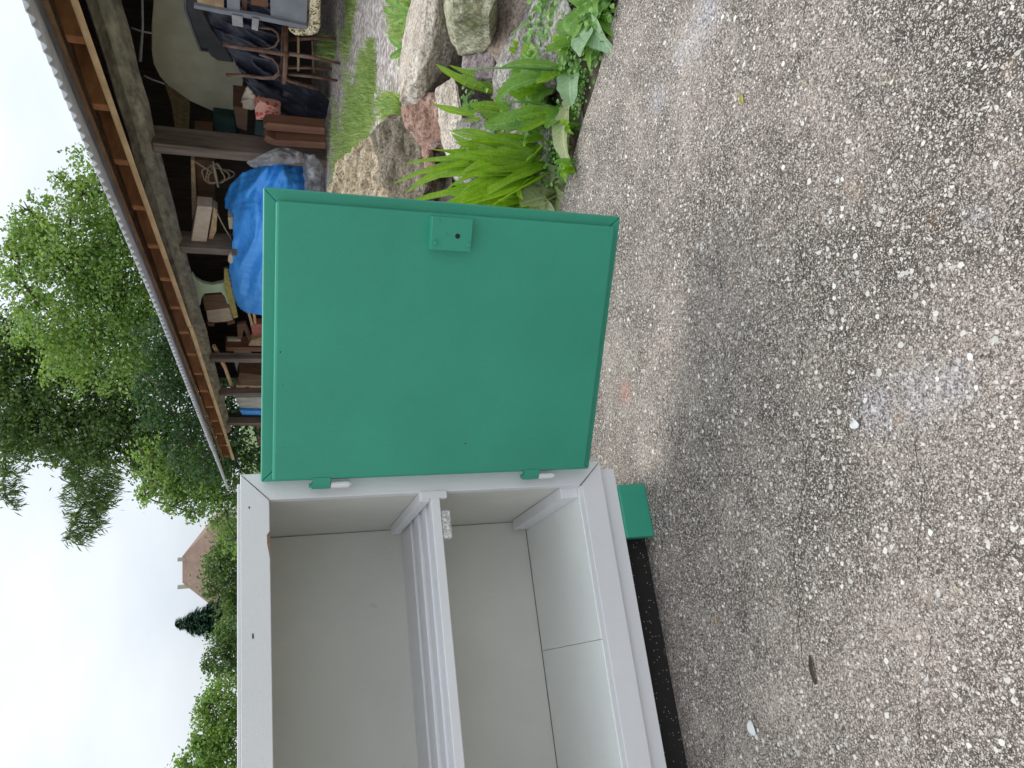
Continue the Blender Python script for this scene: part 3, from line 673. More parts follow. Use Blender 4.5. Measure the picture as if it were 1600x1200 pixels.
junk = [
 ('red_panel', [(391, 507), (420, 507), (420, 526), (395, 525)], .4, .1, 'redpanel', 'small red panel just above the open door', 'panel'),
 ('wooden_stick', [(386, 488), (390, 488), (396, 508), (392, 509)], .3, .03, 'tan', 'short tan stick leaning left of the blue tarpaulin', 'stick'),
 ('wooden_stick', [(394, 488), (399, 490), (401, 506), (397, 506)], .32, .03, 'tan', 'short tan stick next to the small red panel', 'stick'),
 ('furniture_frame', [(370, 508), (384, 505), (396, 535), (390, 536), (381, 515), (378, 530), (372, 530)], .5, .05, 'brown', 'dark chair frame upside down above the red panel', 'chair frame'),
 ('light_board', [(355, 530), (376, 531), (378, 541), (354, 541)], .6, .05, 'beige', 'short beige board lying on dark red boards', 'board'),
 ('tan_board', [(392, 532), (410, 528), (420, 534), (420, 541), (388, 540)], .35, .1, 'tan', 'stub of tan board close to the door edge', 'board'),
 ('dark_red_board', [(352, 543), (420, 543), (420, 550), (354, 549)], .5, .2, 'redwood', 'dark red board lying flat near third post', 'board'),
 ('grey_cabinet', [(366, 564), (392, 563), (394, 580), (372, 584), (368, 574)], .6, .2, 'offwhite', 'pale grey cabinet side behind the third post', 'cabinet'),
 ('storage_chest', [(374, 582), (420, 588), (420, 604), (376, 602), (371, 592)], .4, .3, 'brown', 'brown chest with slanted lid in the far bay', 'chest'),
 ('stool', [(369, 602), (420, 602), (420, 606), (400, 606), (400, 616), (393, 616), (392, 606), (374, 606), (374, 617), (369, 617)], .42, .1, 'tan', 'light wooden stool under the brown chest', 'stool'),
 ('white_box', [(368, 622), (420, 621), (420, 641), (376, 639), (371, 630)], .4, .3, 'offwhite', 'white box with grey stains in the far bay', 'box'),
 ('blue_sheet', [(374, 641), (420, 643), (420, 652), (380, 651)], .35, .2, 'bluetarp', 'strip of blue sheeting under the white box', 'sheet'),
 ('brown_beam', [(356, 652), (420, 653), (420, 660), (357, 660)], .3, .08, 'darkwood', 'dark beam end beside the last post', 'beam'),
]
for nm, poly, w, th, mt, lab, cat in junk: prism(nm, poly, w, th, M[mt], lab, cat)
MB().tube([SP(334, 540, .15), SP(352, 575, .15), SP(363, 606, .15)], .028, 4).build('brace', M['lath'], shed)
MB().tube([SP(388, 605, .15), SP(350, 619, .15)], .02, 4).build('brace', M['lath'], shed)

# ------------------------------------------------------------------ stones
def stone(name, V, back, mat, label, seed=0, rough=.0032, cuts=2, bev=.0016):
    bm = bmesh.new()
    for x, y, D in V:
        p = W(x, y, D); bm.verts.new(p); q = p+Vector((random.uniform(-.01, .01), back, -back*.35)); q.z = max(q.z, -.02); bm.verts.new(q)
    r = bmesh.ops.convex_hull(bm, input=bm.verts)
    dead = list({g for g in r['geom_interior']+r['geom_unused'] if isinstance(g, bmesh.types.BMVert)})
    bmesh.ops.delete(bm, geom=dead, context='VERTS')
    bmesh.ops.dissolve_limit(bm, angle_limit=R(7), verts=bm.verts, edges=bm.edges)
    bmesh.ops.bevel(bm, geom=list(bm.edges), offset=bev, segments=2, affect='EDGES', profile=.6)
    bmesh.ops.triangulate(bm, faces=bm.faces)
    for k in range(6):
        long = [e for e in bm.edges if e.calc_length() > .012]
        if not long or len(bm.verts) > 16000: break
        bmesh.ops.subdivide_edges(bm, edges=long, cuts=1); bmesh.ops.triangulate(bm, faces=[f for f in bm.faces if len(f.verts) > 3])
    bm.normal_update()
    mv = {}
    for v in bm.verts:
        c = v.co*11+Vector((seed, 0, 0)); a = noise.fractal(c, .9, 2.1, 5)
        s = noise.noise(Vector((v.co.x*6, v.co.y*6, v.co.z*55+seed)))
        dd = noise.voronoi(v.co*Vector((9, 9, 16)) if False else Vector((v.co.x*11, v.co.y*11, v.co.z*20+seed)))[0]; rg = min(1, (dd[1]-dd[0])*3)
        rr_ = 1-abs(noise.noise(v.co*38))*2
        mv[v] = v.co+v.normal*(a*rough*1.5+s*rough*1.0+rg*rough*.9+rr_*rough*.3)
    for v, c in mv.items(): v.co = c
    me = bpy.data.meshes.new(name); o = link(bpy.data.objects.new(name, me))
    off = sum((v.co for v in bm.verts), Vector())/len(bm.verts); off.z = min(v.co.z for v in bm.verts)
    bmesh.ops.translate(bm, vec=-off, verts=bm.verts); bmesh.ops.recalc_face_normals(bm, faces=bm.faces)
    bm.to_mesh(me); bm.free(); o.location = off; me.materials.append(mat)
    return tag(o, label, 'stone', 'loose building stones at the edge of the concrete')
stone('stone', [(657, -60, 2.85), (648, 0, 2.95), (638, 36, 2.9), (628, 69, 2.85), (625, 120, 2.75), (627, 156, 2.55), (679, -60, 2.35), (683, 0, 2.36), (687, 37, 2.38), (668, 95, 2.42), (650, 125, 2.46), (723, 56, 2.50), (723, 75, 2.48), (699, 112, 2.5), (663, 146, 2.5), (652, 161, 2.52), (700, -60, 2.4)], .25, ST['cream'], 'long cream slab lying on top, biggest of the heap', 1)
stone('stone', [(708, -60, 2.02), (772, -60, 1.95), (776, -4, 1.93), (708, 18, 2.0), (764, 22, 1.93), (700, 34, 2.12), (712, 48, 2.14), (746, 51, 2.1), (694, -60, 2.3), (694, 2, 2.28)], .14, ST['mossy'], 'blocky greenish stone with mossy top at the photo edge', 2, .003)
stone('stone', [(838, -40, 1.95), (838, 18, 1.95), (811, 22, 1.97), (794, 55, 2.02), (781, 82, 2.06), (770, 76, 2.12), (742, 55, 2.2), (757, 36, 2.2), (777, -40, 2.15)], .2, ST['brown'], 'flat brown layered stone beneath the mossy block', 3)
stone('stone', [(724, 50, 2.4), (738, 50, 2.25), (772, 80, 2.15), (771, 120, 2.15), (746, 122, 2.2), (724, 106, 2.3)], .2, ST['purple'], 'squarish purplish stone with straight left edge', 4, .003)
stone('stone', [(792, 56, 2.05), (812, 24, 2.0), (836, 20, 1.85), (875, -40, 1.75), (890, 20, 1.72), (888, 90, 1.75), (870, 130, 1.8), (830, 140, 1.88), (790, 140, 1.98), (774, 124, 2.05), (774, 104, 2.07), (788, 70, 2.06)], .22, ST['grey'], 'wide grey speckled stone behind the dandelion leaves', 5, .005)
stone('stone', [(627, 160, 2.62), (650, 154, 2.6), (662, 157, 2.5), (683, 150, 2.45), (690, 195, 2.45), (694, 213, 2.46), (668, 214, 2.5), (640, 192, 2.58)], .18, ST['red'], 'red and orange stone under the end of the cream slab', 6, .009)
stone('stone', [(683, 140, 2.42), (706, 122, 2.35), (713, 130, 2.28), (723, 193, 2.22), (714, 250, 2.25), (708, 264, 2.3), (692, 212, 2.4)], .12, ST['cream'], 'narrow pale wedge-shaped stone below the red stone', 7, .005)
stone('stone', [(593, 193, 3.1), (612, 184, 3.15), (632, 182, 3.0), (662, 212, 2.8), (676, 262, 2.75), (655, 318, 2.85), (618, 305, 3.0), (590, 255, 3.1), (585, 215, 3.15)], .3, ST['olive'], 'rough dark brown boulder behind the strap leaves', 8, .014)
stone('stone', [(580, 214, 3.5), (560, 235, 3.6), (525, 265, 3.7), (516, 300, 3.75), (512, 350, 3.75), (640, 345, 3.2), (650, 330, 3.15), (618, 280, 3.2), (590, 245, 3.35)], .4, ST['tan'], 'large tan sandstone boulder half hidden by the green door', 9, .018)
stone('stone', [(660, 210, 2.7), (669, 212, 2.66), (668, 245, 2.62), (684, 266, 2.6), (664, 266, 2.66), (658, 240, 2.7)], .08, ST['red'], 'thin pinkish stone sliver between boulder and pale wedge', 10, .003, bev=.005)
stone('stone', [(716, 194, 2.2), (745, 178, 2.15), (772, 200, 2.05), (768, 252, 2.05), (735, 275, 2.1), (708, 262, 2.2)], .2, ST['grey'], 'grey stone behind the strap leaves, right of pale wedge', 11, .005)
stone('stone', [(795, 150, 1.98), (850, 150, 1.85), (862, 200, 1.83), (850, 300, 1.85), (790, 300, 1.97), (780, 220, 2.02)], .2, ST['grey'], 'low dark stone buried behind the weeds', 12, .006)

# ------------------------------------------------------------------ weeds
UP = Vector((0, 0, 1))
def leaf(mb, p0, p1, wd, lift=.03, kind='strap', seg=12, roll=0.0, fold=.25, wob=0.0):
    mid = (p0+p1)/2+UP*lift; base = len(mb.v); ph = random.uniform(0, 6)
    if kind != 'oval': mid = mid+(p1-p0).cross(Vector((0, -.8, .6)))*rnd(-.22, .22)
    L = (p1-p0).length
    for i in range(seg+1):
        s = i/seg; a = p0*(1-s)**2+mid*2*s*(1-s)+p1*s*s
        t = ((mid-p0)*(1-s)+(p1-mid)*s); t = t.normalized() if t.length > 1e-6 else UP
        side = t.cross(Vector((0, -.55, .83)))
        if side.length < 1e-3: side = Vector((1, 0, 0))
        side.normalize(); nr = side.cross(t)
        side2 = side*math.cos(roll)+nr*math.sin(roll); nr = side2.cross(t)
        if kind == 'strap': w = wd*(min(1, s*2.5+.25)*(1-s**3)**.9)*(1+.1*math.sin(s*16+ph))
        elif kind == 'dandelion': w = wd*(.18+.82*s**.8)*(1-s**6)*(.45+.55*abs(((s*5.5+ph) % 1)*1.0))
        elif kind == 'dock': w = wd*(math.sin(math.pi*min(1, .08+s*.9))**.7)*(1+.08*math.sin(s*22+ph)) if s > .1 else wd*.1
        else: w = wd*math.sin(math.pi*min(.98, .1+s*.85))**.8
        w = max(w, .0008)*.5
        wv = nr*(wob*math.sin(s*11+ph)); wv2 = nr*(wob*math.sin(s*13+ph+2))
        for j in range(5): mb.uv[len(mb.v)+j] = (j/4, s*L/max(wd, .002))
        mb.v += [a-side2*w+nr*w*fold*2+wv, a-side2*w*.5+nr*w*fold+wv*.3, a, a+side2*w*.5+nr*w*fold+wv2*.3, a+side2*w+nr*w*fold*2+wv2]
        if i:
            q = base+(i-1)*5
            for j in range(4): mb.f.append((q+j, q+j+1, q+j+6, q+j+5))
    return mb
def plant(name, root, leaves, mat, label, cat='weed', kind='strap', stem=None):
    """leaves: (tip x, tip y, tip depth offset, width m, lift, [kind], [material])"""
    P0 = G(*root, .0); e = empty(name, P0, label, cat, 'weeds growing along the stones')
    for lf in leaves:
        tx, ty, dD, wd, lift = lf[:5]; k = lf[5] if len(lf) > 5 else kind; mt = lf[6] if len(lf) > 6 else mat
        mb = MB(); p0 = P0+Vector((random.uniform(-.012, .012), random.uniform(-.01, .01), .0))
        leaf(mb, p0, W(tx, ty, P0.y+dD), wd, lift, k, 33 if k == 'dandelion' else 14, random.uniform(-.5, .5), .22, wd*.06 if k != 'strap' else wd*.03)
        mb.build('leaf', mt, e, smooth=True)
    if stem:
        for (tx, ty, dD, r) in stem:
            b = W(tx, ty, P0.y+dD); mb = MB().tube([P0, (P0+b)/2+UP*.01+Vector((.006, 0, 0)), b], [r, r*.8, r*.6], 6)
            mb.build('stem', M['chick'], e, smooth=True)
    return e
rnd = random.uniform
# large strap-leaved clump (plantain) beside the door
tips = [(640, 268, .2), (618, 290, .25), (652, 240, .2), (700, 208, .12), (628, 300, .2), (648, 306, .15), (690, 262, .1), (668, 282, .1), (672, 312, .05), (712, 290, 0), (730, 312, -.05), (705, 250, .05),
        (722, 262, .0), (742, 245, .0), (700, 310, 0), (752, 300, -.05), (765, 318, -.08), (690, 325, -.02), (738, 222, .05), (762, 232, .02), (720, 325, -.05), (780, 325, -.1), (660, 330, .0), (745, 330, -.1), (805, 312, -.08), (640, 320, .1), (715, 205, .1), (683, 295, .08), (728, 280, -.03), (756, 275, -.03)]
plant('plantain', (868, 262), [(x, y, d, rnd(.018, .034), rnd(.01, .08)) for x, y, d in [(x_+rnd(-14, 14), y_+rnd(-12, 12), d_) for x_, y_, d_ in tips]], M['blade'], 'big clump of long strap leaves fanning out beside the door')
plant('plantain', (860, 222), [(745, 240, .06, .02, .04), (760, 215, .04, .018, .03), (758, 255, .02, .018, .04), (775, 262, .0, .018, .03), (790, 240, 0, .016, .02), (735, 230, .08, .016, .04), (700, 202, .15, .016, .05)], M['blade'], 'smaller tuft of strap leaves right of the big clump')
plant('plantain', (815, 180), [(675, 161, .12, .030, .05), (712, 176, .08, .024, .04), (722, 190, .04, .02, .03), (735, 165, .1, .02, .03)], M['blade'], 'few long pointed leaves over the pale wedge stone')
plant('plantain', (800, 145), [(681, 100, .10, .036, .03), (702, 102, .08, .024, .03), (735, 112, .05, .024, .03)], M['blade'], 'pair of broad glossy blades before the purplish stone')
plant('dandelion', (892, 112), [(776, 160, .05, .055, .05, 'dandelion'), (800, 126, .05, .05, .04, 'dandelion'), (780, 108, .1, .028, .03, 'strap'), (812, 82, .1, .022, .02, 'dandelion'), (790, 135, .1, .045, .05, 'dandelion'), (838, 132, .0, .045, .02, 'dandelion', M['blade']), (842, 100, .05, .03, .02, 'dandelion'), (893, 165, -.10, .06, .035, 'dock', M['pale']), (921, 112, -.09, .022, .03, 'oval'), (775, 150, .1, .04, .04, 'dandelion')],
      M['dand'], 'dandelion with toothed leaves and one pale leaf touching concrete', kind='dandelion', stem=[(730, 108, .08, .003)])
plant('dandelion', (884, 170), [(756, 196, .05, .05, .05, 'dock'), (776, 200, .03, .05, .04, 'dandelion'), (812, 185, .02, .042, .03, 'dandelion', M['blade']), (806, 208, .0, .03, .03, 'strap', M['blade']), (852, 200, -.04, .04, .02, 'dock'), (820, 150, .05, .04, .03, 'dandelion')], M['dand'], 'dandelion in the middle of the weeds with wavy leaves', kind='dandelion', stem=[(782, 158, .05, .003)])
plant('sow_thistle', (932, 8), [(908, 88, -.04, .075, .02, 'dock', M['pale']), (962, 82, -.10, .06, .06, 'dock', M['pale']), (945, 30, -.05, .05, .06, 'dock'), (885, 45, .03, .04, .02, 'oval'), (897, 60, 0, .04, .02, 'oval'), (968, 62, -.12, .035, .02, 'oval'), (958, 30, -.1, .04, .03, 'dandelion'), (912, -40, 0, .06, .05, 'dock'), (960, -40, -.1, .06, .05, 'dock'), (922, 110, -.06, .02, .01, 'oval')], M['dand'], 'broad pale leaf rosette drooping onto the concrete', kind='dock')
plant('sow_thistle', (880, 30), [(798, 54, .12, .014, .01, 'strap'), (860, 0, .05, .04, .03, 'dandelion'), (870, 48, .03, .04, .02, 'dandelion'), (862, 30, .05, .04, .02, 'dandelion'), (892, 80, .0, .03, .02, 'oval'), (877, 70, .02, .03, .02, 'oval'), (850, 45, .05, .05, .02, 'dandelion')], M['dand'], 'narrow leaf weed growing against the grey stone')
plant('wilted_dock', (900, 150), [(893, 262, -.02, .055, .010, 'dock'), (884, 252, .02, .035, .02, 'dock')], M['wilt'], 'curled grey-green dead leaf lying along the concrete edge', 'dead leaf')
plant('wilted_dock', (872, 300), [(838, 262, .05, .075, .03, 'dock'), (800, 285, .06, .08, .04, 'dock'), (812, 318, .0, .07, .04, 'dock'), (850, 268, .02, .05, .05, 'dock'), (900, 290, -.05, .055, .04, 'dock'), (908, 322, -.07, .06, .05, 'dock'), (870, 335, -.03, .07, .05, 'dock'), (880, 275, -.02, .05, .05, 'dock'), (850, 330, -.02, .06, .05, 'dock')], M['wilt'], 'heap of wilted grey-green leaves at the door corner', 'dead leaves')
plant('broadleaf_weed', (655, 20), [(600, 10, .2, .05, .05, 'dandelion'), (612, 40, .15, .045, .04, 'dandelion'), (625, -10, .1, .05, .05, 'dandelion'), (598, -20, .2, .05, .05, 'dandelion'), (630, 55, .05, .04, .03, 'dandelion'), (640, 35, 0, .04, .03, 'oval')], M['dand'], 'leafy weed behind the cream slab at photo edge')
plant('broadleaf_weed', (645, 75), [(608, 58, .1, .035, .03, 'oval'), (622, 72, .05, .03, .03, 'oval'), (610, 92, .1, .035, .03, 'oval'), (624, 105, 0, .03, .03, 'oval')], M['dand'], 'small weed with oval leaves behind the middle of cream slab')
plant('broadleaf_weed', (618, 165), [(590, 150, .2, .035, .03, 'dandelion'), (600, 178, .1, .03, .03, 'dandelion'), (606, 150, .05, .03, .03, 'oval'), (588, 165, .1, .03, .03, 'dandelion')], M['dand'], 'small toothed weed between gravel and dark boulder')
def rosette(name, root, n, mat, label, spread=85, w0=.02, w1=.04, kinds=('dandelion', 'oval', 'strap')):
    lv = []
    for _ in range(n):
        a = rnd(-1.25, 1.25); L = rnd(.45, 1)*spread
        lv.append((root[0]-math.cos(a)*L, root[1]+math.sin(a)*L*1.05, rnd(-.06, .1), rnd(w0, w1), rnd(.01, .05), random.choice(kinds), random.choice((mat, M['dand'], M['blade'])) if mat is not M['wilt'] else mat))
    return plant(name, root, lv, mat, label)
rosette('broadleaf_weed', (858, 160), 12, M['dand'], 'tangled weed between the two dandelions', 80)
rosette('broadleaf_weed', (842, 95), 11, M['blade'], 'yellow-green weed against the wide grey stone', 62, .018, .034)
rosette('broadleaf_weed', (866, 215), 13, M['blade'], 'bushy weed between the wilted leaves and the dandelion', 80)
rosette('broadleaf_weed', (905, 62), 12, M['dand'], 'weed with mixed leaves under the broad pale rosette', 55, .02, .04)
rosette('broadleaf_weed', (955, -8), 10, M['dand'], 'weed at the photo edge where concrete meets stones', 60, .02, .04)
rosette('broadleaf_weed', (905, 195), 9, M['chick'], 'low small weed in front of the curled dead leaf', 32, .010, .02, ('oval', 'dandelion'))
rosette('broadleaf_weed', (902, 262), 9, M['chick'], 'low small weed behind the heap of wilted leaves', 34, .010, .02, ('oval',))
plant('plantain', (862, 300), [(rnd(700, 810), rnd(285, 350), rnd(-.05, .08), rnd(.018, .032), rnd(.01, .07)) for _ in range(22)], M['blade'], 'strap leaves low against the lower corner of the green door')
plant('plantain', (850, 238), [(rnd(670, 790), rnd(205, 275), rnd(-.02, .12), rnd(.016, .03), rnd(.01, .07)) for _ in range(22)], M['blade'], 'dense tuft of strap leaves just right of the biggest clump')
rosette('broadleaf_weed', (835, 195), 14, M['dand'], 'leafy weed in front of the low dark stone', 90, .025, .045)
rosette('broadleaf_weed', (870, 130), 12, M['dand'], 'leafy weed under the first dandelion', 85, .025, .045)
# chickweed carpet: many tiny round leaves
mb = MB()
def tiny(px, py, n, spread, hgt, sz):
    c = G(px, py)
    for _ in range(n):
        p = c+Vector((random.gauss(0, spread), random.gauss(0, spread*.7), rnd(.004, hgt)))
        if edge_d(p.x, p.y) < -.015: continue
        a = rnd(0, 6.28); d = Vector((math.cos(a), math.sin(a), rnd(-.2, .7))).normalized()*rnd(.6, 1.2)*sz
        leaf(mb, p, p+d, sz*.75, .002, 'oval', 5, rnd(-.6, .6), .15)
for (x, y, n, s, h, z) in ((870, 285, 90, .03, .05, .012), (850, 262, 70, .03, .08, .012), (885, 205, 110, .03, .04, .010), (868, 60, 120, .035, .07, .016), (905, 95, 110, .03, .04, .013), (930, 40, 130, .035, .04, .014), (952, 5, 150, .04, .04, .015),
                         (885, 0, 120, .05, .08, .018), (862, 150, 80, .04, .05, .012), (800, 205, 60, .04, .14, .013), (790, 165, 60, .04, .14, .014), (850, 110, 80, .04, .06, .014), (975, -30, 120, .05, .04, .015), (880, 240, 90, .025, .03, .009), (915, 130, 90, .022, .02, .009), (905, 170, 90, .022, .02, .009), (938, 75, 90, .025, .02, .011), (892, 225, 90, .022, .03, .009), (888, 262, 80, .02, .03, .009)):
    tiny(x, y, n, s, h, z)
for x, y in ((728, 160), (735, 165), (800, 240), (712, 300), (750, 245)):
    p = W(x, y, 2.0); 
    for k in range(5): leaf(mb, p, p+Vector((rnd(-.02, .02), rnd(-.01, .01), rnd(-.01, .02))), .012, .002, 'oval', 5, 0, .15)
tag(mb.build('chickweed', M['chick'], smooth=True), 'low carpet of tiny round green leaves between the weeds', 'ground cover', kind='stuff')
# grass on the gravel
mb = MB()
def blades(poly, n, h0, h1, lean=.5):
    xs = [p[0] for p in poly]; ys = [p[1] for p in poly]; k = 0; tries = 0
    while k < n and tries < n*20:
        tries += 1; x, y = rnd(min(xs), max(xs)), rnd(min(ys), max(ys))
        if not inside(x, y, poly): continue
        p = G(x, y); p.z = terr(p.x, p.y)-.008
        if noise.noise(Vector((p.x*1.5, p.y*1.5, 0)))+.3*noise.noise(Vector((p.x*7, p.y*7, 3))) < .05+rnd(-.25, .25): continue
        k += 1; h = rnd(h0, h1); a = rnd(0, 6.28); d = Vector((math.cos(a), math.sin(a), 0)); sd = Vector((-d.y, d.x, 0))*rnd(.0015, .0035); tip = p+UP*h+d*h*rnd(0, lean*2); md = p+UP*h*.6+d*h*lean*.3
        b = len(mb.v); mb.v += [p-sd, p+sd, md+sd*.8, md-sd*.8, tip]; mb.f += [(b, b+1, b+2, b+3), (b+3, b+2, b+4)]
blades([(527, 40), (560, 55), (590, 130), (600, 170), (580, 215), (545, 255), (525, 290), (512, 290), (520, 200), (524, 120)], 5200, .015, .08)
blades([(515, 60), (535, 55), (535, 95), (518, 95)], 260, .08, .20, .7)
blades([(540, -20), (556, -20), (560, 60), (548, 100)], 900, .02, .05)
blades([(575, 60), (600, 60), (600, 130), (585, 170), (575, 120)], 700, .015, .05)
blades([(598, -20), (645, -20), (640, 60), (605, 60)], 1300, .02, .06)
blades([(590, 140), (632, 150), (622, 185), (592, 190)], 1200, .02, .07)
for (x, y) in ((600, 250), (640, 300), (620, 240), (655, 290)): blades([(x-8, y-12), (x+8, y-12), (x+8, y+12), (x-8, y+12)], 10, .05, .14, .9)
tag(mb.build('grass', M['grass']), 'short grass tufts growing over the pale gravel', 'grass', kind='stuff')
# loose bits on the concrete
def bit(px, py, L, wd, ang, mat, name, label, cat, lift=.004):
    p = G(px, py, .0125); d = Vector((math.cos(ang), math.sin(ang), 0)); mb = MB()
    leaf(mb, p-d*L/2, p+d*L/2, wd, lift, 'oval', 8, 0, .3); tag(mb.build(name, mat, smooth=True, solid=.0004), label, cat)
M['yellowleaf'] = simple('yellow_leaf', (.45, .40, .08), (.3, .27, .05), 60, .6)
M['straw'] = simple('straw', (.55, .48, .30), (.4, .33, .18), 60, .7)
M['whiteflake'] = simple('pale_flake', (.75, .76, .74), (.6, .6, .58), 60, .6)
bit(1160, 155, .018, .007, .2, M['yellowleaf'], 'fallen_leaf', 'tiny yellow leaf lying on the concrete', 'leaf')
bit(1176, 1137, .022, .012, .6, M['whiteflake'], 'plaster_flake', 'white curled flake on the concrete near the cupboard', 'flake')
bit(1270, 1046, .040, .006, .3, M['soil'], 'bark_piece', 'dark brown bark fragment on the concrete', 'bark')
bit(1337, 663, .012, .012, 1.2, M['whiteflake'], 'pebble', 'white pebble set in the middle of the concrete', 'pebble')
bit(1119, 968, .012, .0012, .1, M['straw'], 'straw', 'short straw near the cupboard foot', 'straw')
bit(1251, 345, .014, .0016, 1.3, M['straw'], 'straw', 'bent straw stalk on the concrete far from the cupboard', 'straw')
bit(1497, 918, .022, .0016, 1.0, M['straw'], 'straw', 'thin straw stalk in the nearest part of the concrete', 'straw')
bit(1258, 130, .020, .0016, .9, M['straw'], 'straw', 'straw stalk near the upper edge of the photo', 'straw')
bit(1043, 858, .006, .002, .5, M['straw'], 'straw', 'tiny straw crumb beside the green foot', 'straw')

# ------------------------------------------------------------------ trees
def leaves_blob(mb, c, r, n, size, squash=(1, 1, 1), droop=0.0, sub=34, thin=1.0):
    cl = []
    for _ in range(sub):
        d = Vector((random.gauss(0, 1), random.gauss(0, 1), random.gauss(0, 1))).normalized()*(rnd(.2, 1.35)**.5)
        cl.append((c+Vector((d.x*squash[0], d.y*squash[1], d.z*squash[2]))*r, rnd(.07, .30)*r))
    for _ in range(n):
        q, s = random.choice(cl); p = q+Vector((random.gauss(0, s), random.gauss(0, s), random.gauss(0, s*.8)))
        a = Vector((rnd(-1, 1), rnd(-1, 1), rnd(-1, .6)-droop)).normalized()*size*rnd(.6, 1.3); b = a.cross(Vector((rnd(-1, 1), rnd(-1, 1), rnd(-1, 1)))).normalized()*size*rnd(.22, .4)*thin
        k = len(mb.v); mb.v += [p, p+a*.5+b, p+a, p+a*.5-b]; mb.f.append((k, k+1, k+2, k+3))
def tree(name, label, D, blobs, mat, trunk_px, size=.13, dens=1.0, droop=0.0, depth=1.0, group='trees behind the shed', thin=1.0):
    P = []
    for b in blobs:
        x, y, r = b[:3]; dd = b[3] if len(b) > 3 else 0; P.append((W(x, y, D+dd), r/1200*D*1.05))
    bx_, by_ = trunk_px; base = W(bx_, by_, D+.5); gz = terr(base.x, base.y); base.z = gz
    e = empty(name, base, label, 'tree', group)
    top = max(p.z for p, r in P)
    mb = MB(); tr = .018*(top-gz)+.05
    tp = Vector((base.x, base.y, gz+(top-gz)*.75)); mb.tube([base, base.lerp(tp, .4)+Vector((.1, 0, 0)), base.lerp(tp, .75)-Vector((.1, 0, 0)), tp], [tr, tr*.8, tr*.5, tr*.25], 8)
    order = sorted(P, key=lambda q: (Vector((q[0].x-base.x, q[0].y-base.y, 0))).length); done = []
    for p, r in order:
        s = base.lerp(tp, min(.95, max(.3, (p.z-gz)/(top-gz)*.8)))
        near = min(done, key=lambda q: (q-p).length) if done else None
        if near is not None and (near-p).length < (s-p).length*.8: s = near
        done.append(p); mb.tube([s, s.lerp(p, .5)+Vector((0, 0, .12*(p-s).length)), p, p+(p-s).normalized()*r*.5], [tr*.22, tr*.16, tr*.10, .01], 5)
        for _ in range(4):
            q = p+Vector((rnd(-1, 1), rnd(-1, 1), rnd(-.6, 1)))*r*.8; mb.tube([p, p.lerp(q, .5)+Vector((0, 0, r*.08)), q], [tr*.1, .02, .008], 4)
    mb.build('trunk', M['bark'], e)
    mb = MB()
    for p, r in P:
        leaves_blob(mb, p, r, int(dens*19*(r/size)**2)+int(500*min(1, r)**2)+20, size, (1, depth, 1), droop, thin=thin)
    mb.build('crown', mat, e)
    return e
tree('ash_tree', 'bright green tall tree rising behind the roof', 20, [(135, 430, 75), (110, 370, 62), (170, 300, 52), (70, 400, 45), (95, 500, 62), (180, 480, 70), (215, 400, 70), (40, 445, 30), (188, 245, 34), (170, 215, 16), (55, 335, 26), (30, 400, 26), (130, 300, 26), (145, 545, 60), (220, 520, 60), (95, 280, 12)], M['leafA'], (430, 420), .10, 1.25)
tree('ash_tree', 'darker high tree in the middle, leaning over the shed end', 24, [(40, 575, 50), (100, 600, 72), (190, 590, 70), (45, 640, 50), (170, 650, 62), (235, 610, 62), (120, 665, 34), (0, 600, 60), (-60, 600, 100), (-70, 500, 50), (25, 530, 20), (10, 660, 40), (230, 680, 40), (60, 672, 36), (95, 690, 30), (150, 695, 34), (200, 700, 40), (245, 720, 34), (285, 735, 40), (255, 690, 44), (40, 530, 40), (75, 545, 50)], M['leafB'], (430, 600), .12, 1.1)
tree('pine_tree', 'drooping feathery tree with branches hanging into the sky', 25.5, [(130, 715, 26), (125, 745, 30), (150, 765, 26), (130, 790, 22), (118, 815, 16), (140, 818, 14), (108, 838, 11), (125, 842, 9), (150, 790, 16), (12, 700, 20), (10, 735, 18), (8, 770, 13), (22, 790, 5), (75, 690, 18), (170, 730, 12), (45, 700, 14), (100, 700, 22), (20, 660, 20)], M['leafB'], (430, 660), .26, 4.5, .9, thin=.22)
tree('evergreen_tree', 'very dark evergreen just beyond the far shed end', 17.5, [(285, 565, 48), (320, 640, 44), (350, 600, 48), (300, 700, 44), (340, 700, 44), (260, 520, 40), (270, 650, 42), (375, 680, 40), (250, 600, 40), (385, 740, 36), (340, 560, 40)], M['leafC'], (440, 640), .09, 1.0)
tree('young_tree', 'light leafy tree beside the far shed end', 19, [(245, 745, 28), (285, 750, 34), (225, 775, 14), (320, 770, 40), (345, 735, 44), (300, 740, 40), (250, 760, 26), (355, 800, 34), (270, 790, 16), (300, 800, 14), (380, 780, 30), (370, 840, 24), (240, 715, 26)], M['leafA'], (440, 770), .09, .85)
tree('bushy_tree', 'dark bushy tree in front of the distant house', 38, [(345, 870, 26), (355, 910, 30), (340, 900, 16), (330, 925, 10), (375, 860, 30), (375, 890, 30), (360, 945, 20), (380, 930, 26)], M['leafB'], (400, 900), .17, 1.0, group='far trees on the left')
tree('bushy_tree', 'olive green tree left of the dark spruce', 42, [(345, 1010, 22), (335, 1030, 16), (365, 1030, 26), (365, 990, 24), (352, 1050, 18), (325, 1040, 9), (380, 1010, 26)], M['leafB'], (400, 1015), .17, 1.0, group='far trees on the left')
tree('bushy_tree', 'bright green rounded tree at lower left of the photo', 34, [(345, 1095, 28), (330, 1100, 18), (355, 1140, 34), (330, 1150, 26), (318, 1120, 16), (325, 1185, 34), (350, 1200, 40), (300, 1200, 20), (375, 1090, 26), (308, 1160, 12), (320, 1240, 50), (380, 1140, 26)], M['leafA'], (400, 1140), .17, 1.0, group='far trees on the left')
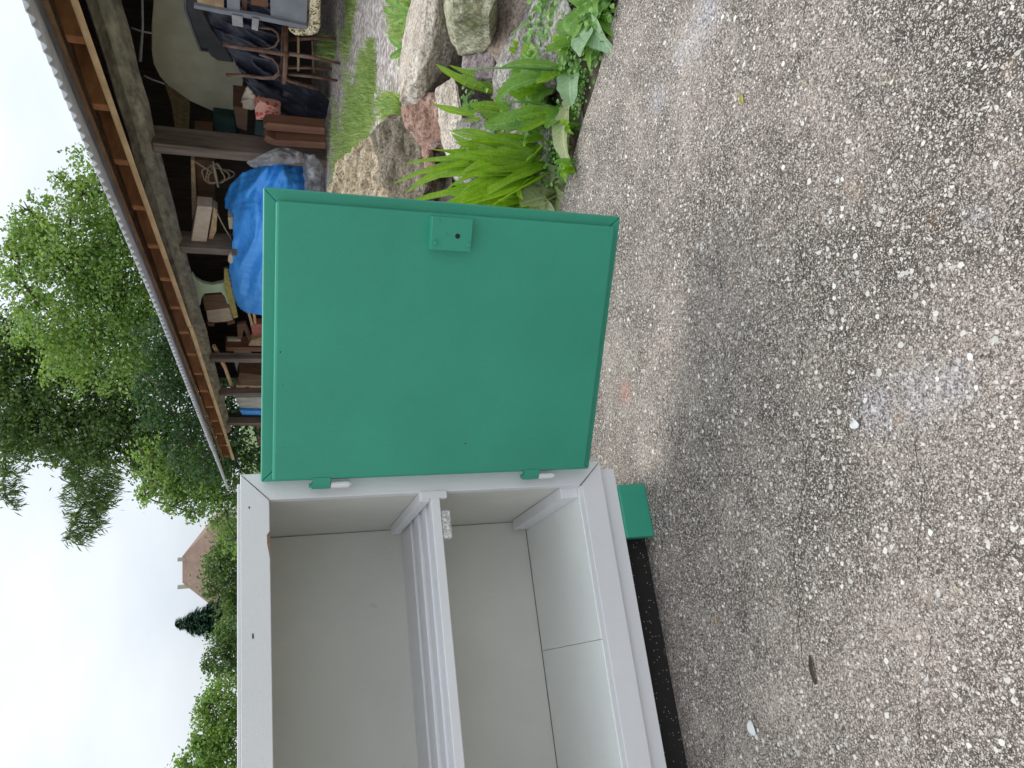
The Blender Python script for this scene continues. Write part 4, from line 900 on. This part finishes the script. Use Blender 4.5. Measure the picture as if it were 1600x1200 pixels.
# spruce
sb = W(345, 972, 52); gz = terr(sb.x, sb.y); apex = W(272, 976, 52); e = empty('spruce_tree', (sb.x, sb.y, gz), 'dark blue-green pointed spruce beside the distant house', 'tree', 'far trees on the left')
MB().tube([(sb.x, sb.y, gz), (apex.x, apex.y, apex.z-.3)], [.18, .03], 8).build('trunk', M['bark'], e)
mb = MB(); Ht = apex.z-gz
NT = 34
for k in range(NT):
    z = apex.z-.1-k*(Ht/NT); rad = .16+k*.105
    for j in range(10+k//2):
        a = rnd(0, 6.28); L = rad*rnd(.7, 1.15)
        for i in range(int(14+L*60)):
            s = rnd(.03, 1)*L; p = Vector((apex.x+math.cos(a)*s, apex.y+math.sin(a)*s, z-s*.30+rnd(-.07, .07)+.08*(s/L)**2*L))
            d = Vector((math.cos(a+rnd(-1, 1)), math.sin(a+rnd(-1, 1)), rnd(-.8, .1)))*rnd(.16, .34); b = d.cross(UP).normalized()*.07
            q = len(mb.v); mb.v += [p-b, p+b, p+d+b*.3, p+d-b*.3]; mb.f.append((q, q+1, q+2, q+3))
mb.build('crown', M['leafS'], e)
# house with a hipped tile roof
def tiles():
    mt, t, p = new_mat('roof_tiles'); v = coords(t); b = nd(t, 'ShaderNodeTexBrick', Scale=2.2); t.links.new(v, b.inputs['Vector'])
    n = tnoise(t, v, 1.2, 5); c = ramp(t, n, [(.3, (.24, .16, .12)), (.7, (.38, .26, .20))]); b.inputs['Mortar'].default_value = (.12, .07, .05, 1)
    t.links.new(c, b.inputs['Color1']); t.links.new(mixc(t, .5, c, (.24, .15, .12)), b.inputs['Color2']); t.links.new(b.outputs[0], p.inputs['Base Color']); p.inputs['Roughness'].default_value = .9; return mt
M['tiles'] = tiles(); M['plaster'] = simple('plaster', (.5, .46, .4), (.4, .37, .32), 2, .9)
HD = 90
rl, rr = W(284, 914, HD), W(284, 872, HD); eL, eR = W(345, 958, HD-3), W(345, 808, HD-3)
hb = empty('house', ((eL.x+eR.x)/2, HD, terr(0, HD)), 'distant house with brown hipped tile roof and two chimneys', 'house')
bL, bR = eL+Vector((0, 8, 0)), eR+Vector((0, 8, 0)); rl2, rr2 = rl+Vector((0, 1, 0)), rr+Vector((0, 1, 0))
MB().add([eL, eR, bR, bL, rl2, rr2], [(0, 1, 5, 4), (1, 2, 5), (2, 3, 4, 5), (3, 0, 4), (0, 3, 2, 1)]).build('roof', M['tiles'], hb)
MB().box(lambda x, y, z: Vector((x, y, z)), eL.x+.4, eR.x-.4, eL.y+.4, eL.y+7.6, terr(0, HD), eL.z-.002).build('wall', M['plaster'], hb)
for py in (874, 917):
    c = W(282, py, HD+1); MB().box(lambda x, y, z: c+Vector((x, y, z)), -.16, .16, -.3, .3, -.9, .28).build('chimney', M['plaster'], hb)
# far reddish neighbour roof seen under the shed end
nh = empty('garden_hut', W(420, 700, 19.5), 'low hut with reddish roof under the dark trees', 'hut')
q = [W(392, 655, 19.2), W(430, 655, 19.2), W(430, 740, 19.2), W(415, 735, 19.2), W(402, 690, 19.2)]
MB().prism(q, (0, 2.5, 0)).build('roof', M['tiles'], nh)
